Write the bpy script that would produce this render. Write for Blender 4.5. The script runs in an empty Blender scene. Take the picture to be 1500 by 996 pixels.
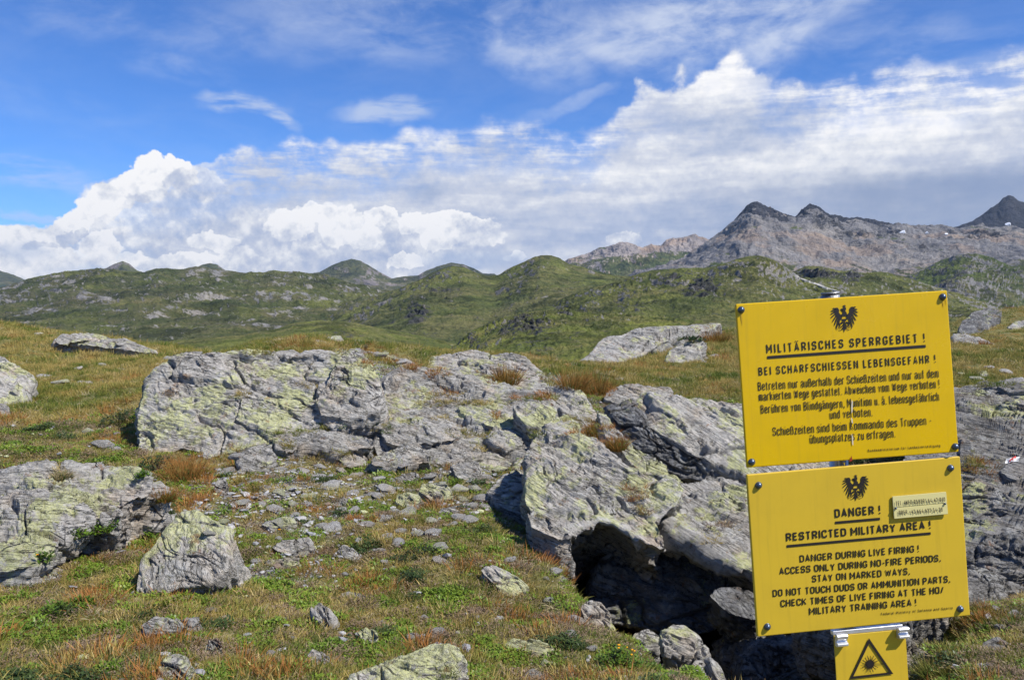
import bpy, bmesh, math, random, time
import numpy as np
from mathutils import Vector, Matrix
T0 = time.time()
S = bpy.context.scene
COL = S.collection
F = 1248.0                       # focal length in photo pixels (photo 1500 x 996)
PITCH = math.radians(3.12)
EYE = 1.65
# ------------------------------------------------------------------ camera
cam = bpy.data.cameras.new('camera'); cam.sensor_width = 36.0; cam.lens = 36.0 * F / 1500.0
cam.clip_start = 0.05; cam.clip_end = 60000
cam_o = bpy.data.objects.new('camera', cam); COL.objects.link(cam_o)
cam_o.location = (0, 0, EYE); cam_o.rotation_euler = (math.pi / 2 - PITCH, 0, 0)
S.camera = cam_o
# ------------------------------------------------------------------ exposure
S.view_settings.view_transform = 'Standard'; S.view_settings.look = 'None'
S.view_settings.exposure = 0.30; S.view_settings.gamma = 1.0
S.view_settings.use_curve_mapping = False
S.cycles.max_bounces = 6; S.cycles.diffuse_bounces = 2; S.cycles.glossy_bounces = 2
S.cycles.volume_bounces = 0; S.cycles.transparent_max_bounces = 6
# ------------------------------------------------------------------ sun
SUN = Vector((0.56, -0.31, 0.76)).normalized()
sl = bpy.data.lights.new('sun', 'SUN'); sl.energy = 5.0; sl.angle = math.radians(0.53); sl.color = (1.0, 0.955, 0.88)
so = bpy.data.objects.new('sun', sl); COL.objects.link(so)
so.rotation_euler = SUN.to_track_quat('Z', 'Y').to_euler(); so.location = (5, -5, 20)
SUN_EL = math.asin(SUN.z); SUN_ROT = math.atan2(SUN.x, SUN.y)

def unproj(px, py):
    """photo pixel -> world direction (not normalised, forward component ~1)"""
    x = (px - 750.0) / F; z = (498.0 - py) / F
    c, s = math.cos(PITCH), math.sin(PITCH)
    return (x, c + z * s, z * c - s)

def azel(px, py):
    d = Vector(unproj(px, py)).normalized()
    return math.atan2(d.x, d.y), math.asin(d.z)

def at(px, py, Y):
    """the world point seen at a photo pixel whose forward distance is Y"""
    d = unproj(px, py); k = Y / d[1]
    return np.array([d[0] * k, Y, EYE + d[2] * k])

# ------------------------------------------------------------------ node helper
class NT:
    def __init__(self, tree): self.t = tree; self.n = tree.nodes; self.l = tree.links; self.n.clear()
    def new(self, typ, **kw):
        nd = self.n.new(typ)
        for k, v in kw.items(): setattr(nd, k, v)
        return nd
    def put(self, sock, v):
        if v is None: return
        if isinstance(v, bpy.types.NodeSocket): self.l.new(v, sock)
        else:
            try: sock.default_value = v
            except Exception:
                if isinstance(v, (tuple, list)) and len(v) == 3: sock.default_value = (*v, 1)
                else: raise
    def m(self, op, a=None, b=None, c=None, clamp=False):
        nd = self.new('ShaderNodeMath', operation=op, use_clamp=clamp)
        for i, v in enumerate((a, b, c)): self.put(nd.inputs[i], v) if v is not None else None
        return nd.outputs[0]
    def add(self, a, b): return self.m('ADD', a, b)
    def sub(self, a, b): return self.m('SUBTRACT', a, b)
    def mul(self, a, b): return self.m('MULTIPLY', a, b)
    def vm(self, op, a, b=None):
        nd = self.new('ShaderNodeVectorMath', operation=op)
        self.put(nd.inputs[0], a)
        if b is not None: self.put(nd.inputs[1], b)
        return nd.outputs['Value'] if op in ('DOT_PRODUCT', 'LENGTH', 'DISTANCE') else nd.outputs['Vector']
    def step(self, v, lo, hi, smooth=True):
        nd = self.new('ShaderNodeMapRange'); nd.interpolation_type = 'SMOOTHSTEP' if smooth else 'LINEAR'
        self.put(nd.inputs[0], v); self.put(nd.inputs[1], lo); self.put(nd.inputs[2], hi)
        nd.inputs[3].default_value = 0; nd.inputs[4].default_value = 1
        return nd.outputs[0]
    def rng(self, v, a, b, c, d):
        nd = self.new('ShaderNodeMapRange'); nd.clamp = True
        self.put(nd.inputs[0], v)
        for i, q in enumerate((a, b, c, d)): self.put(nd.inputs[i + 1], q)
        return nd.outputs[0]
    def mix(self, f, a, b, typ='MIX'):
        nd = self.new('ShaderNodeMix', data_type='RGBA', blend_type=typ)
        self.put(nd.inputs[0], f)
        for i, v in ((6, a), (7, b)):
            if isinstance(v, (tuple, list)) and len(v) == 3: v = (*v, 1)
            self.put(nd.inputs[i], v)
        return nd.outputs[2]
    def noise(self, vec, scale=1.0, detail=4, rough=0.55, dist=0.0, typ=None, lac=2.0):
        nd = self.new('ShaderNodeTexNoise')
        if typ: nd.noise_type = typ
        self.put(nd.inputs['Vector'], vec)
        nd.inputs['Scale'].default_value = scale; nd.inputs['Detail'].default_value = detail
        nd.inputs['Roughness'].default_value = rough; nd.inputs['Distortion'].default_value = dist
        nd.inputs['Lacunarity'].default_value = lac
        return nd.outputs['Fac']
    def noisec(self, vec, scale=1.0, detail=3):
        nd = self.new('ShaderNodeTexNoise'); self.put(nd.inputs['Vector'], vec)
        nd.inputs['Scale'].default_value = scale; nd.inputs['Detail'].default_value = detail
        return nd.outputs['Color']
    def voro(self, vec, scale=1.0, feature='F1', rand=1.0, out='Distance', smooth=0.5):
        nd = self.new('ShaderNodeTexVoronoi', feature=feature); self.put(nd.inputs['Vector'], vec)
        nd.inputs['Scale'].default_value = scale; nd.inputs['Randomness'].default_value = rand
        if feature == 'SMOOTH_F1': nd.inputs['Smoothness'].default_value = smooth
        return nd.outputs[out]
    def mapping(self, vec, scale=(1, 1, 1), rot=(0, 0, 0), loc=(0, 0, 0)):
        nd = self.new('ShaderNodeMapping'); self.put(nd.inputs[0], vec)
        nd.inputs['Scale'].default_value = scale; nd.inputs['Rotation'].default_value = rot; nd.inputs['Location'].default_value = loc
        return nd.outputs[0]
    def xyz(self, vec):
        nd = self.new('ShaderNodeSeparateXYZ'); self.put(nd.inputs[0], vec); return nd.outputs
    def comb(self, x, y, z):
        nd = self.new('ShaderNodeCombineXYZ')
        for i, v in enumerate((x, y, z)): self.put(nd.inputs[i], v)
        return nd.outputs[0]
    def curve(self, v, pts):
        nd = self.new('ShaderNodeFloatCurve'); self.put(nd.inputs['Value'], v)
        c = nd.mapping.curves[0]
        while len(c.points) > 2: c.points.remove(c.points[1])
        c.points[0].location = pts[0]; c.points[-1].location = pts[-1]
        for p in pts[1:-1]: c.points.new(*p)
        for p in c.points: p.handle_type = 'AUTO_CLAMPED'
        nd.mapping.update()
        return nd.outputs[0]
    def ramp(self, v, stops, interp='LINEAR'):
        nd = self.new('ShaderNodeValToRGB'); nd.color_ramp.interpolation = interp; self.put(nd.inputs[0], v)
        e = nd.color_ramp.elements
        while len(e) > 1: e.remove(e[0])
        e[0].position = stops[0][0]; e[0].color = (*stops[0][1], 1)
        for p, c in stops[1:]:
            x = e.new(p); x.color = (*c, 1)
        return nd.outputs[0]

# ------------------------------------------------------------------ world: daylight sky and clouds
wd = bpy.data.worlds.new('World'); S.world = wd; wd.use_nodes = True
N = NT(wd.node_tree)
sky = N.new('ShaderNodeTexSky', sky_type='NISHITA'); sky.sun_disc = False
sky.sun_elevation = SUN_EL; sky.sun_rotation = SUN_ROT; sky.altitude = 2300; sky.air_density = 1.0
sky.dust_density = 0.4; sky.ozone_density = 1.6
tc = N.new('ShaderNodeTexCoord'); D = N.vm('NORMALIZE', tc.outputs['Generated'])
dx, dy, dz = N.xyz(D)
DR = N.mapping(D, rot=(0.62, 0.51, 0.43))
AZ = N.m('ARCTAN2', dx, dy); EL = N.m('ARCSINE', dz)
wn = N.noisec(DR, 9, 4)                                        # domain warp
wx, wy, wz = N.xyz(wn)
AZw = N.add(AZ, N.mul(N.sub(wx, 0.5), 0.07)); ELw = N.add(EL, N.mul(N.sub(wy, 0.5), 0.05))
wn2 = N.xyz(N.noisec(DR, 40, 3))
AZw = N.add(AZw, N.mul(N.sub(wn2[0], 0.5), 0.018)); ELw = N.add(ELw, N.mul(N.sub(wn2[1], 0.5), 0.016))
def ell(px, py, rx, ry, rot=0, lo=1.25, hi=0.35):
    a, e = azel(px, py)
    u = N.sub(AZw, a); v = N.sub(ELw, e)
    c, s = math.cos(math.radians(rot)), math.sin(math.radians(rot))
    uu = N.mul(N.add(N.mul(u, c), N.mul(v, s)), F / rx); vv = N.mul(N.sub(N.mul(v, c), N.mul(u, s)), F / ry)
    r = N.m('SQRT', N.add(N.mul(uu, uu), N.mul(vv, vv)))
    return N.step(r, lo, hi)
def mx(*a):
    r = a[0]
    for b in a[1:]: r = N.m('MAXIMUM', r, b)
    return r
Dst = N.vm('MULTIPLY', N.vm('ADD', D, N.vm('MULTIPLY', N.vm('SUBTRACT', wn, (0.5, 0.5, 0.5)), (0.05, 0.05, 0.007))), (1, 1, 6.0)); Dst = N.mapping(Dst, rot=(0.41, 0.33, 0.52))                       # flattened: stratus structure
Dci = N.mapping(N.mapping(D, scale=(5, 1.6, 12), rot=(0, math.radians(-24), 0)), rot=(0.4, 0.3, 0.2))
puff = N.voro(N.vm('ADD', D, N.vm('SCALE', N.vm('SUBTRACT', wn, (0.5, 0.5, 0.5)))), 26, 'SMOOTH_F1', smooth=0.6)
for nd in N.n:
    if nd.type == 'VECT_MATH' and nd.operation == 'SCALE': nd.inputs[3].default_value = 0.06
puff2 = N.voro(N.vm('ADD', D, N.vm('MULTIPLY', N.vm('SUBTRACT', wn, (0.5, 0.5, 0.5)), (0.03, 0.03, 0.03))), 70, 'SMOOTH_F1', smooth=0.6)
fb = N.noise(DR, 12, 5, 0.55)
fbo = N.noise(N.vm('ADD', DR, (0.012, 0, 0.016)), 12, 5, 0.55)
fbf = N.noise(DR, 34, 6, 0.62)
fbfo = N.noise(N.vm('ADD', DR, (0.004, 0, 0.006)), 34, 6, 0.62)
st = N.noise(Dst, 5, 6, 0.55); st2 = N.noise(Dst, 13, 6, 0.6)
# cloud-top outline over azimuth
tops = [(-150, 352), (0, 350), (60, 348), (120, 340), (180, 322), (235, 292), (272, 262), (300, 238), (330, 226),
        (400, 215), (470, 212), (520, 213), (570, 205), (610, 196), (660, 186), (700, 180), (760, 180), (830, 196), (880, 186), (905, 160), (930, 135), (975, 120), (1030, 108), (1058, 88),
        (1085, 84), (1108, 104), (1180, 116), (1250, 118), (1310, 104), (1380, 96), (1440, 86), (1500, 84), (1650, 96)]
A0, A1 = azel(-150, 300)[0], azel(1650, 300)[0]
E0, E1 = 0.0, 0.40
an = N.rng(AZ, A0, A1, 0, 1)
top = N.curve(an, [((azel(*p)[0] - A0) / (A1 - A0), (azel(*p)[1] - E0) / (E1 - E0)) for p in tops])
top = N.rng(top, 0, 1, E0, E1)
top = N.mul(top, N.rng(N.m('ABSOLUTE', AZ), 0.62, 1.3, 1.0, 0.25))
cum = N.step(AZ, azel(360, 300)[0], azel(250, 300)[0])        # 1 on the left where the cumulus tower is
edge = N.add(N.mul(N.sub(0.42, puff), 0.035), N.add(N.mul(N.sub(0.42, puff2), 0.016), N.mul(N.sub(fbf, 0.5), 0.035)))
tow = mx(cum, ell(1010, 130, 170, 75))
edge = N.mul(edge, N.rng(tow, 0, 1, 0.55, 1.15)); edge = N.add(edge, N.mul(N.sub(fb, 0.5), 0.022))
dtop = N.add(N.sub(top, EL), edge)                            # >0 inside cloud, angular depth below the top
soft = N.mul(N.rng(AZ, azel(300, 300)[0], azel(700, 300)[0], 0.004, 0.013), N.rng(tow, 0, 1, 1, .5))
M = N.step(dtop, N.mul(soft, -1), soft)
veil = N.mul(N.mul(N.step(dtop, 0.075, 0.0), N.sub(1.0, N.rng(tow, 0, 1, 0, .85))), N.step(N.add(N.mul(st2, .6), N.mul(fbf, .4)), 0.62, 0.40))
M = N.mul(M, N.sub(1.0, N.mul(veil, 0.85)))
# thin cirrus and small clouds
ci = N.noise(Dci, 1.0, 7, 0.62, 0.6); ci2 = N.noise(Dci, 3.2, 6, 0.6, 0.4)
cir = mx(N.mul(ell(640, 10, 330, 75, 8), 0.62), N.mul(ell(760, 50, 130, 60, -22), 0.9), N.mul(ell(930, 62, 190, 42, -12), 0.9), N.mul(ell(1060, 15, 260, 62, 6), 1.1), N.mul(ell(1120, 45, 130, 70, 20), 1.0),
         N.mul(ell(200, 40, 260, 40, -3), 0.34), N.mul(ell(270, 108, 90, 22, 0), 0.45), N.mul(ell(1330, 60, 260, 40, -8), 0.45), N.mul(ell(60, 150, 200, 30, -4), 0.2), N.mul(ell(840, 150, 100, 14, 18), 0.5), 0.10)
cirm = N.mul(cir, N.step(N.add(N.mul(ci, 0.62), N.mul(ci2, 0.38)), 0.36, 0.66))
small = N.mul(mx(ell(362, 157, 66, 15, -3), ell(415, 172, 36, 14, -35), ell(572, 162, 75, 20, 4), N.mul(ell(30, 258, 110, 22, -2), 0.75), N.mul(ell(0, 318, 120, 7, -4), 0.7), N.mul(ell(110, 280, 60, 9, -4), 0.4)),
              N.step(st2, 0.30, 0.62))
# light and shade inside the cloud
rel = N.add(N.mul(N.sub(fb, fbo), 3.0), N.mul(N.sub(fbf, fbfo), 3.0))
wn3 = N.xyz(N.noisec(DR, 120, 3))
AZp = N.add(N.add(AZ, N.mul(N.sub(wx, 0.5), 0.025)), N.add(N.mul(N.sub(wn2[0], 0.5), 0.026), N.mul(N.sub(wn3[0], 0.5), 0.012)))
ELp = N.add(N.add(EL, N.mul(N.sub(wy, 0.5), 0.020)), N.add(N.mul(N.sub(wn2[1], 0.5), 0.024), N.mul(N.sub(wn3[1], 0.5), 0.011)))
tex = N.add(N.mul(rel, 0.55), N.add(N.mul(N.sub(fbf, 0.5), 0.55), N.mul(N.sub(0.40, puff2), 0.35)))
PUFFS = [(215, 312, 84, 50, .60, 1), (30, 372, 70, 34, .80, 1), (222, 250, 27, 22, 1.0, 1), (258, 262, 30, 18, .98, 1), (205, 275, 34, 22, .96, 1), (165, 290, 30, 22, 1.0, 1), (140, 312, 30, 20, .95, 1), (102, 334, 26, 18, .98, 1), (15, 352, 46, 14, .92, 1),
         (288, 292, 46, 40, .55, 1), (240, 318, 62, 34, .50, 1), (178, 330, 34, 18, .56, 1), (320, 328, 66, 34, .52, 0), (112, 350, 22, 13, .50, 1), (60, 362, 24, 10, .50, 1),
         (395, 352, 60, 40, .58, 0), (150, 362, 26, 20, 1.0, 1), (92, 384, 44, 22, .95, 0), (190, 392, 60, 20, .92, 0), (255, 388, 40, 16, .80, 0), (312, 354, 32, 13, .92, 0), (285, 384, 30, 12, .95, 0), (350, 384, 40, 20, .70, 0),
         (560, 372, 150, 44, .56, 0), (422, 334, 30, 22, 1.0, 0), (468, 316, 34, 15, 1.0, 0), (500, 334, 36, 26, .97, 0), (548, 318, 26, 14, 1.0, 0), (532, 350, 26, 18, .86, 0), (455, 372, 34, 14, .66, 0), (604, 330, 32, 20, 1.02, 0), (655, 330, 56, 18, 1.0, 0), (640, 352, 34, 20, .93, 0), (700, 346, 40, 22, .80, 0), (590, 388, 24, 11, 1.0, 0),
         (572, 346, 10, 22, .52, 0), (690, 372, 30, 14, .58, 0), (756, 382, 13, 8, .98, 1), (910, 352, 26, 16, .66, 0)]
def puffm(px, py, rx, ry):
    a, e = azel(px, py); u = N.mul(N.sub(AZp, a), F / rx); v = N.mul(N.sub(ELp, e), F / ry)
    return N.step(N.add(N.mul(u, u), N.mul(v, v)), 1.14, 0.88), v
s_str = N.add(0.55, N.add(N.mul(N.sub(st, 0.5), 1.25), N.add(N.mul(N.sub(st2, 0.5), 0.75), N.mul(rel, 0.25))))
rim = N.step(dtop, 0.05, 0.0)
s_str = N.add(s_str, N.mul(rim, 0.20))
s_str = N.add(s_str, N.mul(mx(ell(990, 210, 110, 26, 6), ell(1290, 185, 180, 50, 12), ell(1400, 140, 140, 34, 8), ell(1080, 110, 60, 34), ell(1130, 250, 160, 24), ell(820, 215, 80, 20)), 0.26))
s_str = N.sub(s_str, N.mul(mx(ell(500, 262, 220, 42), N.mul(ell(1120, 180, 120, 28), 0.9), ell(900, 330, 260, 40), ell(1220, 215, 70, 12)), 0.22))
sh = s_str; Mp = 0.0
def lerp(f, a, b): return N.add(a, N.mul(f, N.sub(b, a)))
for (px_, py_, rx_, ry_, br_, sil) in PUFFS:
    m_, v_ = puffm(px_, py_, rx_, ry_); m_ = N.mul(m_, 0.94 if br_ > .6 else .80)
    sh = lerp(m_, sh, N.add(N.add(tex, br_), N.mul(v_, 0.09)))
    Mp = N.m('MAXIMUM', Mp, m_) if sil else Mp
M = N.m('MAXIMUM', M, N.m('MINIMUM', N.mul(Mp, 1.06), 1.0))
shc = N.ramp(sh, [(0.0, (0.36, 0.45, 0.66)), (0.30, (0.50, 0.57, 0.74)), (0.55, (0.66, 0.70, 0.81)), (0.75, (0.84, 0.86, 0.91)), (1.0, (1.04, 1.03, 1.03))])
rain = N.mul(N.step(ELw, azel(1400, 225)[1], azel(1400, 275)[1]), N.step(AZw, azel(860, 300)[0], azel(1400, 300)[0]))
rain = N.mul(rain, N.rng(N.noise(N.vm('MULTIPLY', D, (1, 1, 0.25)), 9, 3, 0.5), 0.35, 0.62, 0.78, 1.0))
shc = N.mix(N.mul(rain, 0.92), shc, (0.25, 0.33, 0.52))
gap = N.mul(mx(ell(700, 388, 110, 16), N.mul(ell(30, 372, 36, 14), 0.8), N.mul(ell(120, 400, 60, 14), 0.7), N.mul(ell(330, 250, 16, 12), 0.35)), 0.55)
shc = N.mix(gap, shc, (0.42, 0.53, 0.75))
WS = 0.10
K = 1.0 / WS
skyc = N.mix(1.0, sky.outputs[0], (0.44, 0.78, 1.30), 'MULTIPLY')
cc = N.mix(1.0, shc, (0.80 * K,) * 3, 'MULTIPLY')
c1 = N.mix(N.mul(cirm, 0.80), skyc, (0.60 * K, 0.65 * K, 0.75 * K))
c1 = N.mix(N.mul(small, 0.72), c1, (0.49 * K, 0.56 * K, 0.70 * K))
c2 = N.mix(M, c1, cc)
c2 = N.mix(N.step(EL, -0.01, -0.08), c2, (0.10 * K, 0.11 * K, 0.10 * K))
bg = N.new('ShaderNodeBackground'); N.l.new(c2, bg.inputs[0]); bg.inputs[1].default_value = WS
wo = N.new('ShaderNodeOutputWorld'); N.l.new(bg.outputs[0], wo.inputs[0])
wd.cycles.sampling_method = 'MANUAL'; wd.cycles.sample_map_resolution = 512

# ------------------------------------------------------------------ numpy noise
def _h(ix, iy, iz, seed):
    h = (ix.astype(np.uint32) * np.uint32(374761393) + iy.astype(np.uint32) * np.uint32(668265263)
         + iz.astype(np.uint32) * np.uint32(2147483647 ^ 0x5bd1e995) + np.uint32((seed * 974634777) & 0xffffffff))
    h = (h ^ (h >> np.uint32(13))) * np.uint32(1274126177)
    h = (h ^ (h >> np.uint32(16))) * np.uint32(2246822519)
    return h ^ (h >> np.uint32(13))
def pn(P, seed=0):
    """gradient noise, P (n,3) -> about -1..1"""
    P = np.asarray(P, np.float32); fl = np.floor(P); I = fl.astype(np.int64).astype(np.uint32); f = P - fl
    w = f * f * f * (f * (f * 6 - 15) + 10)
    out = np.zeros(len(P), np.float32)
    for cx in (0, 1):
        wx_ = w[:, 0] if cx else 1 - w[:, 0]
        for cy in (0, 1):
            wy_ = w[:, 1] if cy else 1 - w[:, 1]
            for cz in (0, 1):
                wz_ = w[:, 2] if cz else 1 - w[:, 2]
                h = _h(I[:, 0] + np.uint32(cx), I[:, 1] + np.uint32(cy), I[:, 2] + np.uint32(cz), seed)
                gx = (h & np.uint32(1023)).astype(np.float32) / 511.5 - 1
                gy = ((h >> np.uint32(10)) & np.uint32(1023)).astype(np.float32) / 511.5 - 1
                gz = ((h >> np.uint32(20)) & np.uint32(1023)).astype(np.float32) / 511.5 - 1
                out += wx_ * wy_ * wz_ * (gx * (f[:, 0] - cx) + gy * (f[:, 1] - cy) + gz * (f[:, 2] - cz))
    return out * 1.3
def fbm(P, oct=4, seed=0, gain=0.5, lac=2.03):
    P = np.asarray(P, np.float32); a = 1.0; s = 0; t = 0
    for o in range(oct):
        s = s + a * pn(P, seed + o * 17); t += a; a *= gain; P = P * lac
    return s / t * 1.5
def ridged(P, oct=4, seed=0, gain=0.55, lac=2.03):
    P = np.asarray(P, np.float32); a = 1.0; s = 0; t = 0
    for o in range(oct):
        s = s + a * (1 - 2 * np.abs(pn(P, seed + o * 31))); t += a; a *= gain; P = P * lac
    return s / t
def worley(P, seed=0):
    """F1 and F2-F1 of jittered cells"""
    P = np.asarray(P, np.float32); fl = np.floor(P); I = fl.astype(np.int64).astype(np.uint32); f = P - fl
    f1 = np.full(len(P), 9, np.float32); f2 = f1.copy()
    cid = np.zeros(len(P), np.float32)
    for a in (-1, 0, 1):
        for b in (-1, 0, 1):
            for c in (-1, 0, 1):
                h = _h((I[:, 0].astype(np.int64) + a).astype(np.uint32), (I[:, 1].astype(np.int64) + b).astype(np.uint32), (I[:, 2].astype(np.int64) + c).astype(np.uint32), seed)
                ox = (h & np.uint32(1023)).astype(np.float32) / 1023; oy = ((h >> np.uint32(10)) & np.uint32(1023)).astype(np.float32) / 1023
                oz = ((h >> np.uint32(20)) & np.uint32(1023)).astype(np.float32) / 1023
                d = (a + ox - f[:, 0]) ** 2 + (b + oy - f[:, 1]) ** 2 + (c + oz - f[:, 2]) ** 2
                m1 = d < f1
                f2 = np.where(m1, f1, np.minimum(f2, d)); cid = np.where(m1, ox, cid); f1 = np.where(m1, d, f1)
    f1 = np.sqrt(f1); return f1, np.sqrt(f2) - f1, cid
def sstep(x, a, b):
    t = np.clip((x - a) / (b - a), 0, 1); return t * t * (3 - 2 * t)

# ------------------------------------------------------------------ object helpers
def tag(o, label=None, cat=None, group=None, kind=None):
    if label: o['label'] = label
    if cat: o['category'] = cat
    if group: o['group'] = group
    if kind: o['kind'] = kind
    return o
def mesh_np(name, V, Q, mat, smooth=True, parent=None, attrs=None, M=None):
    """V (n,3), Q (m,4) or (m,3) faces; M optional object matrix (V given in world, stored locally)"""
    me = bpy.data.meshes.new(name)
    V = np.asarray(V, np.float64)
    if M is not None:
        Mi = np.array(M.inverted()); V = V @ Mi[:3, :3].T + Mi[:3, 3]
    Q = np.asarray(Q, np.int32); k = Q.shape[1]
    me.vertices.add(len(V)); me.vertices.foreach_set('co', V.astype(np.float32).ravel())
    me.loops.add(Q.size); me.loops.foreach_set('vertex_index', Q.ravel())
    me.polygons.add(len(Q)); me.polygons.foreach_set('loop_start', np.arange(0, Q.size, k, dtype=np.int32))
    me.polygons.foreach_set('loop_total', np.full(len(Q), k, np.int32))
    me.polygons.foreach_set('use_smooth', np.full(len(Q), smooth))
    if attrs:
        for an_, vals in attrs.items():
            at_ = me.attributes.new(an_, 'FLOAT', 'POINT'); at_.data.foreach_set('value', np.asarray(vals, np.float32))
    me.update(calc_edges=True); me.validate()
    me.materials.append(mat)
    o = bpy.data.objects.new(name, me); COL.objects.link(o)
    if M is not None: o.matrix_world = M
    if parent: o.parent = parent
    return o
def grid_faces(nr, nc, wrap=False):
    i = np.arange(nr - 1)[:, None]; j = np.arange(nc if wrap else nc - 1)[None, :]
    j2 = (j + 1) % nc
    return np.stack([i * nc + j, i * nc + j2, (i + 1) * nc + j2, (i + 1) * nc + j], -1).reshape(-1, 4)
def bm_obj(name, bm, mat, parent=None, smooth=False, M=None):
    me = bpy.data.meshes.new(name); bm.to_mesh(me); bm.free(); me.materials.append(mat)
    if smooth: me.polygons.foreach_set('use_smooth', np.ones(len(me.polygons), bool))
    o = bpy.data.objects.new(name, me); COL.objects.link(o)
    if parent: o.parent = parent
    if M is not None: o.matrix_local = M
    return o
def empty(name, M, label, cat, group=None):
    o = bpy.data.objects.new(name, None); COL.objects.link(o); o.empty_display_size = 0.2
    o.matrix_world = M; return tag(o, label, cat, group)
def new_mat(name):
    m = bpy.data.materials.new(name); m.use_nodes = True; return m, NT(m.node_tree)
def finish(n, col, rough=0.8, bump=None, bstr=0.5, bdist=0.02, metal=0.0, spec=0.3, transl=None):
    p = n.new('ShaderNodeBsdfPrincipled'); n.put(p.inputs['Base Color'], col if not (isinstance(col, tuple) and len(col) == 3) else (*col, 1))
    n.put(p.inputs['Roughness'], rough); n.put(p.inputs['Metallic'], metal); n.put(p.inputs['Specular IOR Level'], spec)
    if bump is not None:
        b = n.new('ShaderNodeBump'); b.inputs['Strength'].default_value = bstr; b.inputs['Distance'].default_value = bdist
        n.l.new(bump, b.inputs['Height']); n.l.new(b.outputs[0], p.inputs['Normal'])
    out = n.new('ShaderNodeOutputMaterial')
    if transl:
        t = n.new('ShaderNodeBsdfTranslucent'); n.put(t.inputs[0], col if not (isinstance(col, tuple) and len(col) == 3) else (*col, 1))
        ms = n.new('ShaderNodeMixShader'); ms.inputs[0].default_value = transl
        n.l.new(p.outputs[0], ms.inputs[1]); n.l.new(t.outputs[0], ms.inputs[2]); n.l.new(ms.outputs[0], out.inputs[0])
    else: n.l.new(p.outputs[0], out.inputs[0])
    return p
# ------------------------------------------------------------------ materials
def rock_material(name, lichen=0.5, base=(0.30, 0.30, 0.305), scale=1.0, streak=5.0):
    m, n = new_mat(name)
    tc = n.new('ShaderNodeTexCoord'); P = tc.outputs['Object']
    geo = n.new('ShaderNodeNewGeometry')
    oi = n.new('ShaderNodeObjectInfo')
    W = geo.outputs['Position']
    Pw = n.vm('ADD', P, n.vm('MULTIPLY', n.vm('SUBTRACT', n.noisec(P, 1.6 * scale, 3), (.5, .5, .5)), (0.16, 0.16, 0.035)))
    fol = n.noise(n.vm('MULTIPLY', Pw, (0.7, 1.8, 1.6 * streak * 2)), 2.2 * scale, 7, 0.66)       # foliation banding
    fol2 = n.noise(n.vm('MULTIPLY', Pw, (1.0, 3, 3 * streak)), 7 * scale, 5, 0.65)
    gr = n.noise(P, 48 * scale, 6, 0.8)
    big = n.noise(W, 1.3, 4, 0.55)
    med = n.noise(P, 9 * scale, 6, 0.7)
    k = n.add(n.mul(fol, 0.26), n.add(n.mul(fol2, 0.24), n.add(n.mul(gr, 0.24), n.mul(med, 0.26))))
    c = n.ramp(k, [(0.30, tuple(v * 0.30 for v in base)), (0.42, tuple(v * 0.62 for v in base)), (0.52, base), (0.64, tuple(min(1, v * 1.5) for v in base)), (0.78, tuple(min(1, v * 2.0) for v in base))])
    warm = n.step(n.noise(W, 2.6, 4, 0.6), 0.50, 0.68)
    c = n.mix(n.mul(warm, 0.55), c, n.mix(1.0, c, (1.15, 0.95, 0.74), 'MULTIPLY'))
    # fine dark pits and black crust lichen
    pit = n.step(n.noise(Pw, 26 * scale, 6, 0.72), 0.56, 0.68)
    c = n.mix(n.mul(pit, 0.74), c, (0.055, 0.055, 0.055))
    crust = n.step(n.noise(W, 5.5, 6, 0.72), 0.575, 0.66)
    c = n.mix(n.mul(crust, 0.45), c, (0.10, 0.10, 0.095))
    # pale grey lichen
    pale = n.step(n.noise(n.vm('ADD', W, (7, 3, 1)), 6.5, 7, 0.75), 0.50, 0.60)
    c = n.mix(n.mul(pale, 0.42), c, (0.50, 0.50, 0.47))
    # map lichen: yellow green, blotchy, broken up by grain, on faces open to the sky
    nz = n.xyz(geo.outputs['Normal'])[2]
    lb = n.add(n.mul(n.noise(W, 2.0, 4, 0.55), 0.58), n.mul(n.noise(Pw, 13, 8, 0.78), 0.42))
    lm = n.step(lb, 0.565 - 0.045 * lichen, 0.605 - 0.040 * lichen)
    lm = n.mul(lm, n.step(nz, -0.05, 0.35))
    lm = n.mul(lm, n.rng(gr, 0.38, 0.56, 0.35, 1.0))
    lc = n.mix(n.noise(W, 30, 3, 0.6), (0.42, 0.44, 0.12), (0.64, 0.65, 0.34))
    c = n.mix(n.mul(lm, 0.80), c, lc)
    rustm = n.step(n.noise(n.vm('ADD', W, (1, 9, 4)), 8, 5, 0.7), 0.60, 0.70)
    c = n.mix(n.mul(rustm, 0.7), c, (0.25, 0.12, 0.05))
    fis = n.noise(n.vm('MULTIPLY', Pw, (0.5, 1.3, 8)), 3.2 * scale, 6, 0.6); fis = n.m('ABSOLUTE', n.sub(fis, 0.5)); fis = n.mul(n.step(fis, 0.016, 0.004), n.step(n.noise(W, 1.7, 3, .5), .40, .56))
    vc = n.voro(n.vm('MULTIPLY', Pw, (0.8, 2.4, 1.4)), 2.6 * scale, 'DISTANCE_TO_EDGE'); vc = n.mul(n.step(vc, 0.020, 0.005), n.step(n.noise(n.vm('ADD', W, (3, 1, 8)), 2.1, 3, .5), .52, .66))
    fis = n.m('MAXIMUM', fis, vc); c = n.mix(n.mul(fis, 0.85), c, (0.03, 0.03, 0.03))
    bh = n.add(n.mul(fol, 1.0), n.add(n.mul(fol2, 0.55), n.add(n.mul(med, 0.75), n.mul(gr, 0.30))))
    bh = n.sub(n.sub(bh, n.mul(pit, 0.25)), n.mul(fis, 0.6))
    finish(n, c, 0.88, bh, 0.9, 0.045 / scale, spec=0.25)
    return m
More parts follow.
